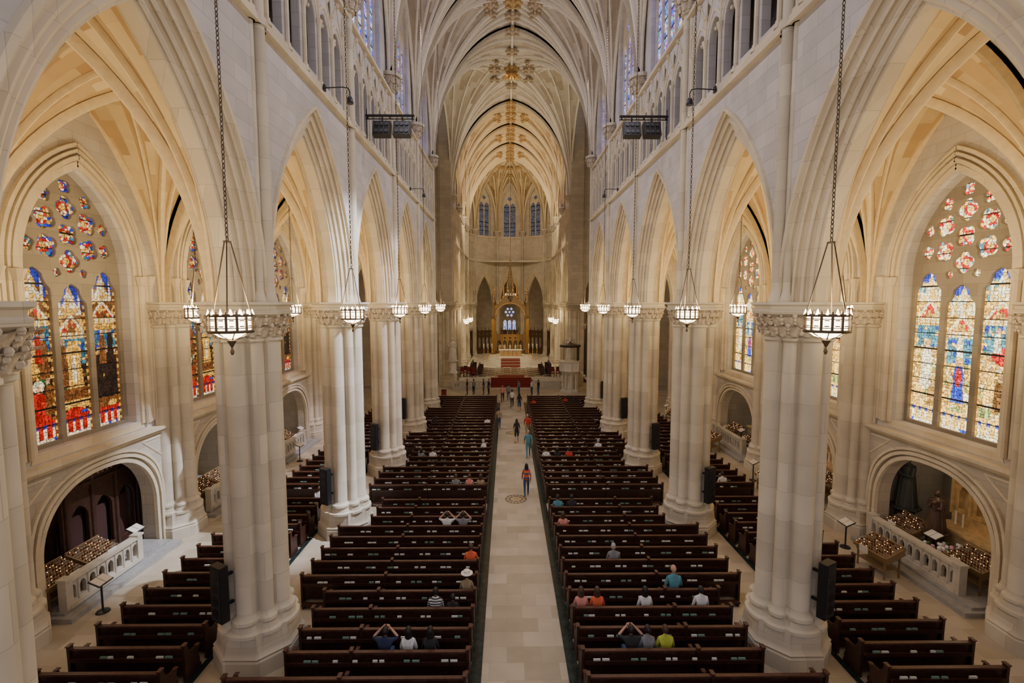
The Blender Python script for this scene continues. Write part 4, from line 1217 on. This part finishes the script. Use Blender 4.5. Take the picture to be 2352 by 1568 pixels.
sit(1045,1095,c_grey,hairm=HBR);sit(1103,1093,c_kh,hairm=HBR,female=True,hair='long');sit(1076,1098,c_pink,female=True,hair='bun',hairm=HBR)
sit(1110,1012,c_white,hairm=HG,rot=.9);sit(963,1036,c_grey,female=True,hair='long');sit(988,1040,c_white,hairm=HBR)
sit(1118,962,c_white);sit(1000,958,c_blk)
sit(1575,1356,c_teal,hair='bald',sc=1.12);sit(1640,1392,c_white);sit(1490,1366,c_white,female=True,hair='long')
sit(1388,1402,c_or,female=True,hair='long',hairm=HBR);sit(1348,1404,c_pink,female=True,hair='long',hairm=HBR)
sit(1468,1487,c_blk,pose='situp');sit(1552,1487,c_lime,hairm=HBR);sit(1514,1500,c_grey,female=True,hair='bun')
sit(1415,1263,c_grey,hairm=HG);sit(1297,1192,c_pink,female=True,hair='long',hairm=HBR)
sit(1285,1153,c_teal);sit(1318,1153,c_blk);sit(1255,1032,c_white,hairm=HBR);sit(1283,1038,c_blk,female=True,hair='long');sit(1310,1036,c_red)
sit(1380,1018,c_white,hairm=HG);sit(1667,1090,c_white,side=1);sit(740,1118,c_white,side=1,hairm=HBR);sit(512,1215,c_grey,side=1)
sit(1226,915,c_red);sit(1300,912,c_red,hairm=HBR);sit(1320,912,c_blk)
def walk(px,py,shirt,pants,pose='walk',hair='short',female=False,hairm=HB,rot=0,sc=1,**k):
    d=1100*9.85/(py-695.); x=(px-1165)/1100*d+CAMX
    person('walking_'+('woman' if female else 'man') if pose=='walk' else 'standing_'+('woman' if female else 'man'),pose,hair,female,(x,d,0),rot,SK,shirt,pants,hairm,sc=sc,**k)
walk(1210,1152,SRO,c_jean,hair='long',female=True,fore=SRO)
walk(1214,1058,c_teal,c_teal,hair='bald',hairm=HG,sc=1.05);walk(1212,1010,c_red,c_kh,hair='bald',sc=1.03)
walk(1187,1022,c_blk,c_blk,female=True,hair='long',hairm=HBR,calf=SK);walk(1145,990,c_kh,c_jean,pose='stand')
walk(1176,938,c_white,c_blk);walk(1193,948,c_blk,c_jean,female=True,hair='long',calf=SK);walk(1154,925,c_pink,c_blk,rot=pi);walk(1168,922,c_grey,c_jean)
for px,c in((1072,c_blk),(1087,c_grey),(1110,c_blk),(1122,c_navy)): walk(px,908,c,c_blk,pose='stand',rot=random.random()*3)
for px,c in((1192,c_grey),(1222,c_white),(1237,c_blk)): walk(px,910,c,c_jean,pose='stand',rot=1)
person('standing_man','stand','short',False,(12.6,20.0,0),pi*.4,SK,SBW,c_blk,HB)

# ------------------------------------------------------------------ lighting
w=bpy.data.worlds.new('world'); SC.world=w; w.use_nodes=True
w.node_tree.nodes['Background'].inputs[0].default_value=(.84,.80,.92,1); w.node_tree.nodes['Background'].inputs[1].default_value=.85
COOL=(.92,.88,.98)
for (a,b) in NB[1:]:
    ym=(a+b)/2
    for s in(-1,1):
        spot('clerestory_daylight',(s*6.5,ym,27),(-s*7,ym,12),1600,COOL,110,.3)
        spot('vault_fill',(s*6.3,ym+1,21.9),(-s*2,ym+2,33),480,(1,.85,.66),120,.15)  # unseen fill lamp, added to brighten the nave vault
for (a,b) in CB:
    ym=(a+b)/2
    for s in(-1,1):
        spot('vault_fill',(s*6.3,ym,21.9),(-s*2,ym,33),1300,(1,.78,.48),130,.15)  # unseen warm fill, added to brighten and tint the chancel vault
        plight('ambulatory_fill',(s*11,ym,8),420,WARM,.1)  # added warm fill lamp beside the chancel, hangs from nothing
spot('sanctuary_fill',(-5.5,58,21.9),(0,74,3),6500,(1,.80,.52),60,.15)  # invented warm fill for the sanctuary, one lamp each side
spot('sanctuary_fill',(5.5,58,21.9),(0,74,3),6500,(1,.80,.52),60,.15)
spot('apse_fill',(-5,66,21.5),(2,86,20),1700,(1,.80,.50),120,.15)  # added pair of warm fills to lift the apse wall
spot('apse_fill',(5,66,21.5),(-2,86,20),1700,(1,.80,.50),120,.15)
spot('crossing_fill',(-5.8,50,22),(2,50,33),1300,(1,.84,.6),130,.15)  # added pair of unseen fills lighting the crossing vault
spot('crossing_fill',(5.8,50,22),(-2,50,33),1300,(1,.84,.6),130,.15)
spot('sunlit_clerestory_beam',(6.5,18,26.5),(-7.0,20.4,8.0),60000,(.80,.84,1.),24,.12,.6)
spot('sunlit_clerestory_beam',(6.5,25,26.5),(-7.0,28.5,8.0),32000,(.95,.84,1.),22,.12,.6)

# ------------------------------------------------------------------ camera
cam=bpy.data.cameras.new('camera'); co=bpy.data.objects.new('camera',cam); COL.objects.link(co)
cam.sensor_width=36; cam.lens=1100/2352*36; cam.clip_start=.1; cam.clip_end=400
co.location=(CAMX,0,9.85); co.rotation_euler=(radians(90-4.62),0,radians(-.57))
SC.camera=co
